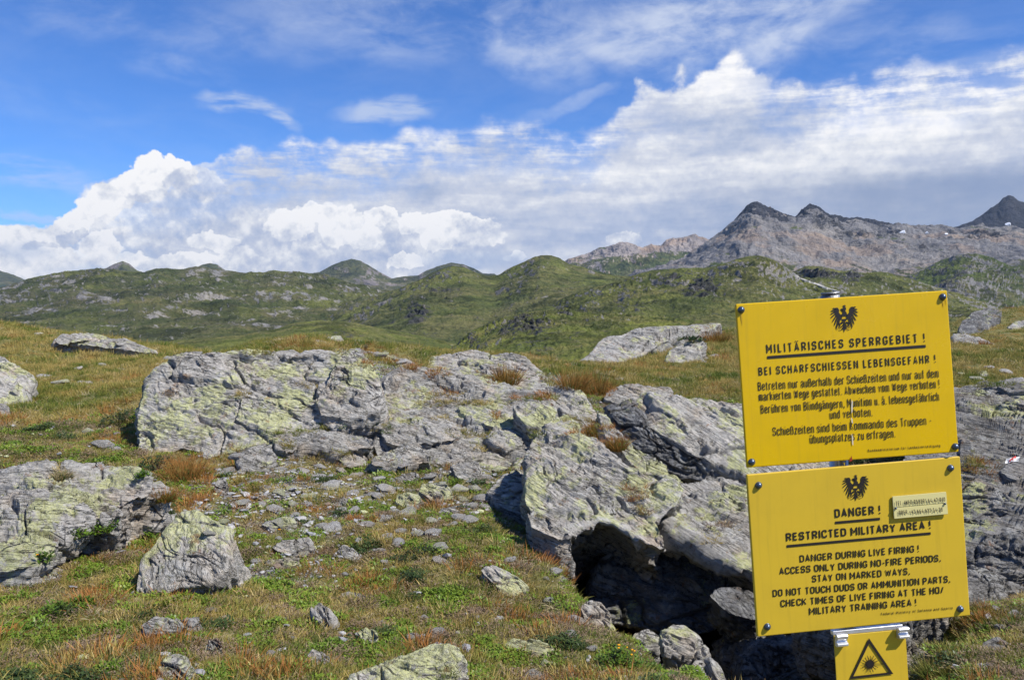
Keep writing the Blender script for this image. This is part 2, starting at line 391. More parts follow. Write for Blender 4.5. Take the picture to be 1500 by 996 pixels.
ROCK = rock_material('gneiss_rock', 0.75, base=(0.40, 0.38, 0.345))
ROCKL = rock_material('gneiss_rock_lichen', 1.45, base=(0.45, 0.425, 0.385))
ROCKG = rock_material('gneiss_rock_grey', 0.45, base=(0.40, 0.385, 0.36))
ROCKD = rock_material('gneiss_rock_dark', 0.1, base=(0.17, 0.17, 0.172))  # dark tone puts the shade of hollow and cleft into the rock colour
ROCKM = rock_material('gneiss_rock_shade_tone', 0.35, base=(0.25, 0.24, 0.225))  # darker copy: shade of the faces right of the signs, put into the colour
STONE = rock_material('loose_stone', 0.8, base=(0.46, 0.44, 0.41), scale=2.0, streak=2.5)

def ground_material():
    m, n = new_mat('alpine_turf')
    geo = n.new('ShaderNodeNewGeometry'); W = geo.outputs['Position']
    a = n.noise(W, 0.9, 5, 0.6); b = n.noise(W, 6, 6, 0.65); g = n.noise(W, 55, 5, 0.7); h = n.noise(n.vm('ADD', W, (5, 5, 5)), 2.3, 5, 0.6)
    c = n.ramp(n.add(n.mul(b, 0.5), n.mul(g, 0.5)), [(0.32, (0.05, 0.045, 0.02)), (0.46, (0.12, 0.12, 0.04)), (0.56, (0.20, 0.18, 0.07)), (0.68, (0.34, 0.28, 0.15))])
    c = n.mix(n.step(h, 0.5, 0.62), c, n.mix(1.0, c, (1.35, 0.92, 0.7), 'MULTIPLY'))
    grav = n.new('ShaderNodeAttribute', attribute_name='gravel').outputs['Fac']
    v = n.voro(W, 42, 'F1', out='Color'); vd = n.voro(W, 42, 'DISTANCE_TO_EDGE')
    gc = n.mix(n.xyz(v)[0], (0.12, 0.105, 0.09), (0.42, 0.42, 0.42)); gc = n.mix(n.step(vd, 0.09, 0.02), gc, (0.05, 0.042, 0.032))
    gm = n.mul(n.step(grav, 0.2, 0.7), n.step(n.noise(W, 4, 5, 0.65), 0.44, 0.54))
    c = n.mix(gm, c, gc)
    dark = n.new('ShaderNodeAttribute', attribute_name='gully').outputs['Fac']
    c = n.mix(n.step(dark, 0.2, 0.7), c, n.mix(g, (0.02, 0.018, 0.014), (0.10, 0.09, 0.075)))  # shade of the hollow floor painted as a darker ground colour
    bedm = n.step(n.add(n.new('ShaderNodeAttribute', attribute_name='bed').outputs['Fac'], n.mul(n.sub(n.noise(W, 3.5, 5, .7), .5), 1.6)), 0.40, 0.60)
    rk = n.ramp(n.add(n.mul(n.noise(n.vm('MULTIPLY', W, (1, 1, 4)), 8, 7, .7), .6), n.mul(g, .4)), [(.36, (.06, .06, .06)), (.5, (.22, .22, .22)), (.64, (.42, .42, .40))])
    rk = n.mix(n.mul(n.step(n.noise(W, 9, 6, .7), .52, .58), .6), rk, (.45, .47, .2))
    c = n.mix(bedm, c, rk)
    finish(n, c, 0.95, n.add(n.mul(b, 0.4), n.add(n.mul(g, 0.4), n.mul(gm, n.mul(vd, 0.6)))), 0.9, 0.05, spec=0.15)
    return m
GROUND = ground_material()

def hill_material(name, D, grass=(0.088, 0.105, 0.036), grass2=(0.15, 0.14, 0.06), rock=(0.24, 0.23, 0.225), rock2=(0.10, 0.10, 0.105), bias=0.0, speck=0.5, scree=0.4, dark_top=False, streak=0.0, warm=0.0):
    """D: distance in metres, sets the scale of the pattern so that it is a few pixels at its finest"""
    m, n = new_mat(name)
    geo = n.new('ShaderNodeNewGeometry'); W = geo.outputs['Position']; nz = n.xyz(geo.outputs['Normal'])[2]
    s = 1000.0 / D
    P = n.vm('MULTIPLY', W, (0.01 * s,) * 3)
    Ws = n.mapping(P, scale=(1, 1, 1), rot=(0, math.radians(-28), 0)); Ws = n.vm('MULTIPLY', Ws, (0.35, 0.6, 1.6))
    lo = n.noise(P, 0.9, 6, 0.62); mid = n.noise(P, 4.0, 7, 0.68); hi = n.noise(P, 16, 5, 0.72); sk = n.noise(Ws, 5.5, 6, 0.68)
    g = n.mix(n.step(n.add(n.mul(lo, 0.5), n.mul(mid, 0.5)), 0.40, 0.62), grass, grass2)
    heath = n.step(n.noise(n.vm('MULTIPLY', P, (1.0, .7, 1.6)), 1.4, 6, .7), .50, .60); g = n.mix(n.mul(heath, .75), g, tuple(v * .42 for v in grass))  # broad dark patches stand in for cloud shadow on the slopes
    g = n.mix(n.mul(n.step(n.noise(n.vm('ADD', P, (9, 2, 4)), 1.1, 5, .6), .50, .62), .7), g, (grass[0] * 1.7, grass[1] * 1.55, grass[2] * 1.3))
    g = n.mix(1.0, g, n.ramp(n.add(n.mul(hi, 0.4), n.mul(mid, 0.6)), [(0.3, (0.50, 0.52, 0.50)), (0.5, (1, 1, 1)), (0.7, (1.45, 1.4, 1.35))]), 'MULTIPLY')
    r = n.ramp(n.add(n.mul(hi, 0.5), n.mul(sk, 0.5)), [(0.34, rock2), (0.50, rock), (0.66, tuple(v * 1.5 for v in rock))])
    if warm: r = n.mix(n.mul(n.step(n.noise(P, 1.7, 4, 0.6), 0.5, 0.62), warm), r, (0.42, 0.30, 0.21))
    steep = n.sub(0.86, nz)
    rm = n.add(n.mul(steep, 1.6), n.add(n.mul(n.sub(sk, 0.5), 1.9 * scree + 0.4), n.add(n.mul(n.sub(mid, 0.5), 0.8), n.mul(n.sub(lo, 0.5), 1.3))))
    bandv = n.new('ShaderNodeAttribute', attribute_name='band').outputs['Fac']
    rm = n.add(n.add(rm, bias), bandv)
    rf = n.step(rm, 0.02, 0.22)
    c = n.mix(rf, g, r)
    cl = n.step(n.add(n.mul(n.sub(0.45, nz), 1.6), n.mul(n.sub(mid, 0.5), 1.4)), 0.0, 0.35)    # crags, darker stone
    dk = n.new('ShaderNodeAttribute', attribute_name='crag').outputs['Fac']
    cl = n.m('MAXIMUM', cl, n.step(n.add(n.m('MINIMUM', dk, 1.0), n.add(n.mul(n.sub(mid, 0.5), 3.2), n.mul(n.sub(hi, 0.5), 1.6))), 0.52, 0.68))
    c = n.mix(n.mul(cl, 0.85), c, n.mix(hi, (0.014, 0.015, 0.018), (0.10, 0.10, 0.105)))
    sp = n.voro(P, 26, 'F1'); sp = n.mul(n.step(sp, 0.24, 0.12), n.step(n.noise(P, 2.4, 4, 0.6), 0.44, 0.60))
    c = n.mix(n.mul(sp, speck), c, (0.48, 0.47, 0.45))
    c = n.mix(1.0, c, n.ramp(n.noise(P, 1.6, 5, .65), [(.36, (.78, .80, .82)), (.5, (1, 1, 1)), (.64, (1.25, 1.2, 1.1))]), 'MULTIPLY')
    hb = n.add(n.mul(mid, 0.7), n.add(n.mul(hi, 0.35), n.mul(sk, 0.6)))
    finish(n, c, 0.95, hb, 1.0, 11.0 / s, spec=0.1)
    return m
def plain(name, col, rough=0.5, metal=0.0, spec=0.4, var=0.0, vs=20, bump=0.0):
    m, n = new_mat(name)
    if var:
        tc = n.new('ShaderNodeTexCoord'); f = n.noise(tc.outputs['Object'], vs, 5, 0.65)
        c = n.mix(1.0, (*col, 1), n.ramp(f, [(0.3, (1 - var,) * 3), (0.7, (1 + var,) * 3)]), 'MULTIPLY')
        finish(n, c, n.rng(f, 0.3, 0.7, rough * 0.85, min(1, rough * 1.25)), f if bump else None, bump, 0.01, metal, spec)
    else: finish(n, col, rough, None, metal=metal, spec=spec)
    return m
def plant_material(name, cols, transl=0.25, rough=0.65):
    m, n = new_mat(name)
    tint = n.new('ShaderNodeAttribute', attribute_type='INSTANCER', attribute_name='tint').outputs['Fac']
    rnd = n.new('ShaderNodeAttribute', attribute_name='blade').outputs['Fac']       # random per blade
    hgt = n.new('ShaderNodeAttribute', attribute_name='up').outputs['Fac']
    geo = n.new('ShaderNodeNewGeometry')
    wv = n.noise(geo.outputs['Position'], 3.0, 3, 0.5)
    f = n.add(n.mul(tint, 0.45), n.add(n.mul(rnd, 0.35), n.mul(wv, 0.25)))
    c = n.ramp(f, [(0.15 + 0.75 * i / (len(cols) - 1), q) for i, q in enumerate(cols)])
    c = n.mix(n.mul(n.step(hgt, 0.55, 1.0), n.rng(rnd, 0.3, 0.9, 0, 0.8)), c, n.mix(1.0, c, (1.5, 1.05, 0.7), 'MULTIPLY'))
    finish(n, c, rough, spec=0.25, transl=transl)
    return m
G_GREEN = plant_material('grass_green', [(0.06, 0.11, 0.018), (0.125, 0.175, 0.030), (0.23, 0.25, 0.045)])
G_OLIVE = plant_material('grass_olive', [(0.14, 0.16, 0.030), (0.26, 0.25, 0.055), (0.39, 0.34, 0.10)])
G_OCHRE = plant_material('grass_ochre', [(0.26, 0.20, 0.055), (0.42, 0.32, 0.10), (0.58, 0.47, 0.21)])
G_RUST = plant_material('grass_rust', [(0.18, 0.13, 0.03), (0.38, 0.16, 0.04), (0.52, 0.27, 0.09)])
G_STRAW = plant_material('grass_straw', [(0.28, 0.23, 0.12), (0.42, 0.35, 0.20), (0.56, 0.49, 0.33)], 0.15)
L_GREEN = plant_material('leaf_green', [(0.07, 0.13, 0.015), (0.14, 0.22, 0.022), (0.27, 0.34, 0.04)], 0.2, 0.4)
L_DARK = plant_material('leaf_dark', [(0.025, 0.045, 0.015), (0.05, 0.08, 0.02), (0.09, 0.12, 0.03)], 0.15, 0.45)
L_BROWN = plant_material('heath_brown', [(0.10, 0.07, 0.04), (0.19, 0.13, 0.08), (0.30, 0.22, 0.16)], 0.1)
STEM = plain('woody_stem', (0.09, 0.06, 0.04), 0.9, var=0.3)
FLOWER = plain('flower_orange', (0.85, 0.38, 0.01), 0.5)
YELLOW = None
# ------------------------------------------------------------------ foreground terrain: thin plate through surveyed points
CP = []
def cp(*l):
    for px, py, Y in l: CP.append(at(px, py, Y))
def cq(*l):
    for q in l: CP.append(np.array(q, float))
cp((-300, 996, 3.2), (0, 996, 3.3), (200, 996, 3.35), (400, 996, 3.4), (600, 996, 3.5), (800, 996, 3.65), (960, 996, 3.85), (1020, 985, 3.95))
cp((0, 900, 4.05), (200, 900, 4.15), (400, 900, 4.3), (600, 900, 4.4), (780, 900, 4.6), (855, 890, 4.72), (930, 945, 4.25))
cp((-200, 800, 5.0), (60, 830, 4.8), (200, 800, 5.3), (400, 800, 5.45), (600, 800, 5.6), (780, 800, 5.75), (820, 840, 5.2))
cp((250, 720, 6.6), (400, 720, 6.7), (600, 720, 6.9), (740, 720, 7.0), (-250, 720, 6.3), (-100, 740, 5.9), (100, 740, 6.0))
cp((205, 670, 7.9), (300, 675, 7.8), (450, 670, 7.8), (600, 670, 8.0), (740, 670, 8.1), (0, 670, 7.6))
cp((0, 640, 8.7), (180, 640, 8.7), (-250, 640, 8.7), (560, 640, 8.8), (700, 640, 8.8))
cp((-200, 600, 10.5), (0, 600, 10.6), (180, 600, 10.6), (600, 600, 9.6), (720, 600, 9.7), (850, 600, 9.6))
cp((60, 560, 13.2), (190, 560, 13.2), (-250, 555, 13.5), (650, 562, 10.6), (760, 562, 10.8), (850, 562, 11.0))
cp((100, 530, 16.8), (215, 530, 16.2), (-200, 515, 17.5), (0, 510, 18.5), (470, 508, 11.3), (380, 514, 11.3), (620, 530, 11.6), (700, 524, 11.9), (540, 505, 11.9))
cp((-250, 462, 26), (-60, 468, 25), (0, 473, 24), (60, 486, 23.5), (150, 499, 25), (240, 508, 25), (300, 514, 21), (400, 500, 13.5), (500, 499, 12.8))
cp((790, 527, 13.2), (880, 548, 12.8), (930, 541, 15), (1000, 548, 15), (1060, 548, 14.5), (1060, 520, 20), (990, 512, 24), (1080, 484, 28), (1160, 480, 28), (870, 540, 17))
cp((1000, 570, 11.6), (1080, 575, 11.2), (1180, 560, 12), (1300, 520, 20), (1300, 560, 12.2), (1430, 548, 13.2), (1450, 512, 22), (1415, 497, 28), (1560, 520, 20))
cp((1500, 500, 30), (1470, 452, 42), (1430, 462, 42), (1395, 480, 40), (1540, 448, 42), (1650, 448, 42), (1500, 475, 37))
cp((1440, 665, 8.2), (1420, 690, 7.6), (1480, 900, 4.6), (1410, 890, 4.8), (1460, 960, 3.95), (1360, 950, 4.0), (1540, 996, 3.5), (1700, 900, 4.3), (1700, 700, 7))
cq((1.15, 3.8, -0.75), (1.45, 3.75, -0.8), (1.1, 3.42, -0.05), (1.25, 2.35, 0.12), (1.0, 2.6, 0.12), (1.9, 3.3, 0.10), (0.95, 3.1, 0.13), (1.5, 3.0, 0.05))
cq((0.70, 5.0, -1.1), (0.86, 4.72, -1.2), (0.60, 5.75, -0.8), (0.95, 5.0, -1.7), (1.15, 4.5, -1.8), (1.5, 4.9, -2.1), (1.2, 5.6, -1.8), (0.8, 5.5, -1.3), (0.75, 5.9, -0.9), (2.1, 5.0, -1.8), (1.1, 6.6, -1.7), (2.0, 6.3, -2.2), (2.9, 6.2, -0.6), (2.9, 5.2, -0.35),
   (1.2, 8.0, -0.25), (2.2, 8.0, -0.35), (3.2, 7.6, -0.1), (1.0, 9.0, 0.25), (1.8, 9.6, 0.0))
cp(*[(x_, 548, 17) for x_ in (420, 560, 700)], *[(x_, 572, 25) for x_ in (350, 480, 620, 760)], *[(x_, 590, 36) for x_ in (300, 500, 700, 860)], *[(x_, 528, 31) for x_ in (-250, -60, 80, 220)], *[(x_, 560, 42) for x_ in (-250, 0, 150, 300)], *[(x_, 520, 34) for x_ in (950, 1080, 1200)], *[(x_, 560, 46) for x_ in (900, 1050, 1200)], (1350, 520, 50), (1500, 500, 55), (1640, 500, 55))
for a_ in range(-40, 41, 10):
    t_ = math.tan(math.radians(a_))
    cq((75 * t_, 75, -13), (160 * t_, 160, -45))
for a_ in range(0, 360, 30): cq((1.3 * math.cos(math.radians(a_)), 1.3 * math.sin(math.radians(a_)), 0.12))
for a_ in range(60, 301, 30): cq((6 * math.sin(math.radians(a_)), 6 * math.cos(math.radians(a_)), 0.1), (40 * math.sin(math.radians(a_)), 40 * math.cos(math.radians(a_)), -1.0))
CPA = np.array(CP)
def dom(x, y):
    r = np.maximum(np.hypot(x, y), 0.3); az = np.arctan2(x, y)
    return np.stack([np.sin(az) * 1.6 * np.minimum(1, 1), np.log(r) , np.cos(az) * 0.8], -1)
def kern(A, B):
    d = np.sqrt(((A[:, None, :] - B[None, :, :]) ** 2).sum(-1)); return d * 1.0 + d ** 3 * 0.35
CD = dom(CPA[:, 0], CPA[:, 1])
Kn = len(CD); KM = np.zeros((Kn + 4, Kn + 4)); KM[:Kn, :Kn] = kern(CD, CD) + np.eye(Kn) * 1e-3
KM[:Kn, Kn] = 1; KM[:Kn, Kn + 1:] = CD; KM[Kn:, :Kn] = KM[:Kn, Kn:].T
# relax scale: use height relative to distance so far points do not swamp near ones
def hs(r): return 0.4 + 0.25 * r
RW = np.linalg.lstsq(KM, np.concatenate([CPA[:, 2] / hs(np.hypot(CPA[:, 0], CPA[:, 1])), np.zeros(4)]), rcond=None)[0]
CARVE = []          # (polygon xy, plane (n,c0), depth)
def inside(px, py, poly):
    r = np.zeros(len(px), bool); k = len(poly)
    for i in range(k):
        x1, y1 = poly[i]; x2, y2 = poly[(i + 1) % k]
        c = ((y1 > py) != (y2 > py)); 
        with np.errstate(divide='ignore', invalid='ignore'):
            r ^= c & (px < (x2 - x1) * (py - y1) / (y2 - y1 + 1e-12) + x1)
    return r
def ground_z(x, y, detail=True):
    x = np.atleast_1d(np.asarray(x, float)); y = np.atleast_1d(np.asarray(y, float)); out = np.empty(len(x))
    for s in range(0, len(x), 40000):
        q = dom(x[s:s + 40000], y[s:s + 40000]); r = np.hypot(x[s:s + 40000], y[s:s + 40000])
        out[s:s + 40000] = (kern(q, CD) @ RW[:Kn] + RW[Kn] + q @ RW[Kn + 1:]) * hs(r)
    if detail:
        P = np.stack([x, y, np.zeros_like(x)], -1); r = np.hypot(x, y)
        out += fbm(P * 1.1, 3, 3) * 0.05 * np.clip(r / 6, 0.5, 3) + fbm(P * 5, 3, 5) * 0.022 * np.clip(r / 6, 0.7, 3)
        bb = bed_mask(x, y); q_ = fbm(P * 1.6 + 3, 3, 8); q4 = q_ * 4; fq = q4 - np.floor(q4)
        out += bb * ((np.floor(q4) + sstep(fq, .8, 1)) / 4 * 0.16 + fbm(P * 7, 3, 9) * 0.03)
        for poly, n, c0, dep in CARVE:
            b0 = poly.min(0); b1 = poly.max(0)
            idx = np.nonzero((x > b0[0]) & (x < b1[0]) & (y > b0[1]) & (y < b1[1]))[0]
            if len(idx) == 0: continue
            ii = idx[inside(x[idx], y[idx], poly)]
            zp = (c0 - n[0] * x[ii] - n[1] * y[ii]) / n[2] - dep
            out[ii] = np.minimum(out[ii], zp)
    return out
def bed_mask(x, y):
    g = np.zeros_like(np.asarray(x, float))
    for X, Y, w, h in BED: g = np.maximum(g, np.exp(-(((x - X) / w) ** 2 + ((y - Y) / h) ** 2)))
    return g
BED = []
def ground_hit(px, py, lo=2.2, hi=120):
    d = unproj(px, py); Y = np.exp(np.linspace(math.log(lo), math.log(hi), 1400))
    X = Y / d[1] * d[0]; Z = EYE + Y / d[1] * d[2]
    g = ground_z(X, Y, False); k = np.nonzero(Z < g)[0]
    if len(k) == 0: return None
    k = k[0]; return np.array([X[k], Y[k], g[k]])

for q_, w_, h_ in (((640, 580), 1.1, 1.2), ((720, 560), 1.2, 1.3), ((780, 620), .9, .9), ((690, 630), .9, .8), ((620, 640), .8, .6), ((840, 600), .6, .9), ((930, 720), .5, .8), ((560, 535), .9, .8)):
    p_ = ground_hit(*q_)
    if p_ is not None: BED.append((p_[0], p_[1], w_, h_))
# ------------------------------------------------------------------ rocks
RS = random.Random(7)
def pix_plane(px, py, p0, n):
    d = np.array(unproj(px, py)); o = np.array([0, 0, EYE]); t = (n @ (p0 - o)) / (n @ d); return o + d * t
def frame_for(nf, loc):
    z = Vector(nf).normalized(); x = Vector((1, -0.55, 0)); x = (x - z * x.dot(z)).normalized(); y = z.cross(x)
    M = Matrix.Identity(4)
    for i, v in enumerate((x, y, z)):
        M[0][i], M[1][i], M[2][i] = v
    M.translation = Vector(loc); return M
def rock(label, poly, slope=20, roll=0, thick=0.5, W=(0, 0.18, -1), Y=None, anchor=None, nf=None, mat=None, lift=0.0, res=1.0, rough=1.0, dome=0.05, cat='rock', name='rock',
         plates=1.0, cracks=1.0, group=None, bev=0.10, jag=1.0, carve=True, flatten=1.0):
    """a slab of bedrock or a boulder: a sloping top face with the outline poly, sides that run down along W into the turf"""
    tb, tr = math.tan(math.radians(slope)), math.tan(math.radians(roll))
    n = np.array([tr, -tb, 1.0]); n /= np.linalg.norm(n)
    if anchor is None: anchor = max(poly, key=lambda p: p[1])
    p0 = at(anchor[0], anchor[1], Y) if Y else ground_hit(*anchor)
    if p0 is None: p0 = at(anchor[0], anchor[1], 12)
    p0 = p0 + np.array([0, 0, lift])
    if lift:                                       # keep the outline at its pixels
        d = np.array(unproj(*anchor)); k = (EYE - p0[2]) / -d[2] if abs(d[2]) > 1e-3 else 1; p0 = np.array([0, 0, EYE]) + d * k
    PL['last'] = (p0, n)
    B = np.array([pix_plane(x, y, p0, n) for x, y in poly])
    seg = np.roll(B, -1, 0) - B; L = np.linalg.norm(seg, axis=1); per = L.sum()
    dist = np.linalg.norm(B.mean(0) - np.array([0, 0, EYE]))
    px_m = dist / 852.0                             # one render pixel in metres at that distance
    size = per / 4
    step = max(px_m * 1.55 / res, 0.006)
    nb = int(np.clip(per / step, 40, 640)); cum = np.concatenate([[0], np.cumsum(L)]); s = np.arange(nb) / nb * per
    k = np.clip(np.searchsorted(cum, s, side='right') - 1, 0, len(B) - 1)
    tt = (s - cum[k]) / np.maximum(L[k], 1e-9)
    # slightly rounded corners by mixing with a smoothed version
    R = B[k] + seg[k] * tt[:, None]
    w = max(1, int(nb * 0.005)); Rs = sum(np.roll(R, q, 0) for q in range(-w, w + 1)) / (2 * w + 1); R = R * 0.35 + Rs * 0.65
    C = R.mean(0)
    seed = RS.randrange(1000)
    jn = fbm(R * (2.2 / max(size, .25) * 1.0), 4, seed) * 0.055 * size * jag
    out = R - C; on = np.linalg.norm(out, axis=1)[:, None]; R = R + out / on * jn[:, None]
    nt = int(np.clip(0.32 * size * 2 / step, 10, 170)); Wv = np.array(W, float); Wv = Wv / np.linalg.norm(Wv)
    ns = int(np.clip(thick / (step * 1.8), 8, 60))
    t = np.linspace(0.0, 1, nt + 1)[1:] ** 0.8
    rings = []; tops = []
    for q in t:
        P = C + (R - C) * q + n * (dome * size * (1 - q ** 2.2)); rings.append(P); tops.append(np.full(nb, q))
    sd = np.linspace(0, 1, ns + 1)[1:]
    b = bev * min(size, thick)
    for q in sd:
        h = q * thick
        P = R + Wv * h + (out / on) * (b * (1 - math.exp(-h / (b + 1e-6) * 1.5)) * 0.25)
        rings.append(P); tops.append(np.full(nb, 1 + q))
    V = np.array(rings); nr = len(rings); tq = np.array(tops)
    # normals on the grid
    def normals(V):
        du = np.roll(V, -1, 1) - np.roll(V, 1, 1); dv = np.gradient(V, axis=0); nn = np.cross(du, dv)
        ln = np.linalg.norm(nn, axis=2, keepdims=True); nn = nn / np.maximum(ln, 1e-12)
        if (nn[nt // 2] @ n).mean() < 0: nn = -nn
        return nn
    nn = normals(V)
    wgt = (sstep(tq, 0.97, 1.05)[..., None])
    nn = nn * wgt + n * (1 - wgt)
    if nf is None:
        Lh = np.array([0.86, -0.5, 0.0]); Lh = Lh - n * (Lh @ n); Lh /= np.linalg.norm(Lh); nf = n * 0.93 - np.cross(Lh, n) * 0.36
    M = frame_for(nf, tuple(B[np.argmin(B[:, 2])]))
    A = np.array(M)[:3, :3]; Vf = V.reshape(-1, 3); Q = (Vf - C) @ A + seed * 1.37      # foliation frame
    N_ = nn.reshape(-1, 3)
    sc = 1.0 / np.clip(size, 0.35, 2.2)
    q3 = Q * sc
    d = fbm(q3 * np.array([1.1, 1.1, 1.6]), 3, seed) * 0.06 * size * rough * flatten
    # plates: flat sheets ending in broken step edges
    ph = fbm(q3 * np.array([0.8, 2.1, 0.4]) + 9, 3, seed + 3) * 0.9 + fbm(q3 * np.array([4, 6.5, 1.5]) + 9, 3, seed + 4) * 0.20
    kk = 6.0; fr = ph * kk - np.floor(ph * kk); stp = (np.floor(ph * kk) + sstep(fr, 0.90, 1.0) + (fr - .5) * 0.25) / kk
    d += stp * 0.105 * min(size, 1.3) * plates
    ph2 = fbm(Q * np.array([1.6, 5.2, 1.6]) + 4, 3, seed + 8); k2 = 5; f2 = ph2 * k2 - np.floor(ph2 * k2)
    d += (np.floor(ph2 * k2) + sstep(f2, 0.84, 1.0)) / k2 * 0.055 * plates * np.clip(size, .4, 1.2)
    # bedding ribs: saw-tooth ledges where a face cuts across the foliation
    warp = fbm(Q * np.array([1.1, 1.1, 0.8]), 3, seed + 5) * 0.08
    zz = Q[:, 2] + warp
    lay = zz * 7.0 + fbm(Q * np.array([.8, .8, 3]), 2, seed + 16) * 1.2; fl = np.floor(lay); fr = lay - fl
    hsh = np.sin(fl * 12.9898 + seed) * 43758.5453; hsh = hsh - np.floor(hsh)
    saw = (hsh - 0.5) * 0.9 + fr * 0.35 - (1 - sstep(fr, 0.0, 0.10)) * 0.55
    lay2 = zz * 24.0 + fbm(Q * np.array([1.5, 1.5, 5]), 2, seed + 17) * 1.4; fl = np.floor(lay2); f3 = lay2 - fl
    h2 = np.sin(fl * 78.233 + seed) * 9631.11; h2 = h2 - np.floor(h2)
    saw2 = (h2 - 0.5) - (1 - sstep(f3, 0.0, 0.18)) * 0.6
    cut = 1 - np.abs(N_ @ A[:, 2]) ** 2 * 0.62
    seam = sstep(fbm(Q * np.array([.9, .9, 2.5]), 2, seed + 18), -0.35, 0.25)
    d += (saw * 0.055 * seam + saw2 * 0.016) * cut * rough * np.clip(size, 0.35, 1.4)
    # joints and cracks
    cw = fbm(Q * 2.2, 3, seed + 11)[:, None] * 0.22
    f1, e, cid = worley((Q + cw) * np.array([0.8, 2.4, 0.8]) * np.clip(sc * 1.6, 0.8, 3), seed + 9)
    d -= (1 - sstep(e, 0.0, 0.06)) * 0.070 * cracks * np.clip(size, 0.4, 1.2) * sstep(fbm(Q * 0.9, 2, seed + 12), -0.45, 0.0)
    d += (cid - 0.5) * 0.055 * cracks * np.clip(size, 0.3, 1.2)
    f1, e, cid = worley((Q + cw * .6) * np.array([2.0, 7.0, 3.0]) * np.clip(sc * 1.3, 0.8, 3), seed + 10)
    d -= (1 - sstep(e, 0.0, 0.12)) * 0.013 * cracks; d += (cid - 0.5) * 0.026 * cracks
    f1, e, cid = worley((Q + cw * .3) * np.array([6, 19, 11]), seed + 20); d += (cid - 0.5) * 0.011 * cracks
    d += fbm(Q * np.array([8, 16, 30]), 4, seed + 14, 0.6) * 0.020 * rough
    edge = 1 - np.exp(-np.abs(tq.reshape(-1) - 1) * 14)
    d = d * (0.45 + 0.55 * edge)
    Vn = Vf + N_ * d[:, None]
    Fc = grid_faces(nr, nb, True)
    Vn = np.concatenate([Vn, Vn[:nb].mean(0)[None], Vn[-nb:].mean(0)[None] + 0 * Wv])
    ci = nr * nb
    j = np.arange(nb); top = np.stack([np.full(nb, ci), (j + 1) % nb, j, j], -1)
    # centre fan as triangles folded into quads with a repeated index is invalid: build tris for everything
    T = np.concatenate([Fc[:, [0, 1, 2]], Fc[:, [0, 2, 3]], top[:, :3], np.stack([np.full(nb, ci + 1), (nr - 1) * nb + j, (nr - 1) * nb + (j + 1) % nb], -1)])
    a0 = Vn[T[nb]][1] - Vn[T[nb]][0]
    # orient outward
    mid = (nt // 2) * nb
    tri = Vn[Fc[mid][[0, 1, 2]]]
    if np.cross(tri[1] - tri[0], tri[2] - tri[0]) @ n < 0: T = T[:, ::-1]
    o = mesh_np(name, Vn, T, mat or ROCK, True, M=M)
    tag(o, label, cat, group)
    if carve:
        pc = C[:2] + (R[:: max(1, nb // 24), :2] - C[:2]) * 0.93; CARVE.append((pc, n, n @ C, 0.10 + 0.02 * size))
    return o
# ------------------------------------------------------------------ the outcrop and the boulders
PL = {}
# left: the large lichen-spotted slab and its neighbours
rock('largest lichen-spotted grey slab, left of the middle, sloping up to the grassy crest', [(203, 664), (206, 620), (212, 580), (216, 546), (240, 530), (300, 521), (370, 513), (430, 509), (485, 509), (512, 520), (530, 560), (535, 606), (500, 622), (462, 624), (430, 632), (405, 640), (372, 652), (350, 660), (322, 668), (300, 676), (282, 662), (262, 655), (240, 664)],
     slope=36, roll=-3, thick=1.3, W=(0, 0.35, -1), anchor=(300, 672), mat=ROCKL, res=1.15, dome=0.035, nf=(0.10, -0.2, 0.97), plates=0.8)
rock('upright pale block with yellow lichen at the right end of the large slab', [(470, 606), (462, 585), (478, 560), (490, 535), (500, 517), (516, 510), (532, 516), (545, 532), (548, 548), (558, 566), (560, 590), (556, 604), (532, 612), (500, 612)],
     slope=39, roll=2, thick=0.9, W=(0.05, 0.6, -1), anchor=(500, 606), Y=pix_plane(500, 606, *PL['last'])[1] - 0.07, mat=ROCKL, dome=0.05, nf=(0.15, -0.35, 0.9))
rock('thin slab capping the top right of the upright pale block', [(520, 512), (548, 513), (590, 524), (618, 540), (600, 545), (575, 540), (548, 534)], slope=14, thick=0.3, anchor=(600, 545), Y=11.0, dome=0.05)
rock('low slab lying along the foot of the large slab', [(398, 640), (405, 634), (440, 632), (500, 630), (545, 640), (552, 648), (545, 656), (490, 658), (450, 655), (420, 662), (402, 656)], slope=16, thick=0.28, W=(0, 0.5, -1), anchor=(420, 661), lift=0.06, dome=0.05)
rock('broken grey stone below the large slab, beside the low slab', [(345, 668), (372, 652), (398, 650), (402, 668), (392, 682), (368, 686), (350, 682)], slope=24, thick=0.3, lift=0.04)
rock('flat slab at the grassy crest above the large slab', [(235, 528), (252, 518), (280, 513), (297, 513), (290, 521), (262, 528), (245, 536)], slope=10, thick=0.3, mat=ROCK, Y=16, dome=0.03)
rock('long flat pale slab on the far left hummock', [(78, 500), (92, 491), (108, 488), (135, 489), (170, 495), (205, 505), (228, 514), (210, 516), (185, 512), (140, 506), (110, 502), (88, 504)], slope=15, thick=0.35, W=(0, 0.6, -1), Y=21, mat=ROCKL, dome=0.05, lift=0.22)
rock('rounded boulder at the left edge of the photo, halfway up', [(-70, 610), (-60, 525), (-20, 516), (8, 520), (24, 530), (48, 546), (50, 556), (36, 566), (30, 584), (8, 594), (-10, 606)], slope=30, thick=0.8, anchor=(8, 594), mat=ROCKL, dome=0.1)
rock('low stone at the left edge below the rounded boulder', [(-30, 606), (-12, 592), (8, 590), (14, 602), (0, 612)], slope=22, thick=0.3)
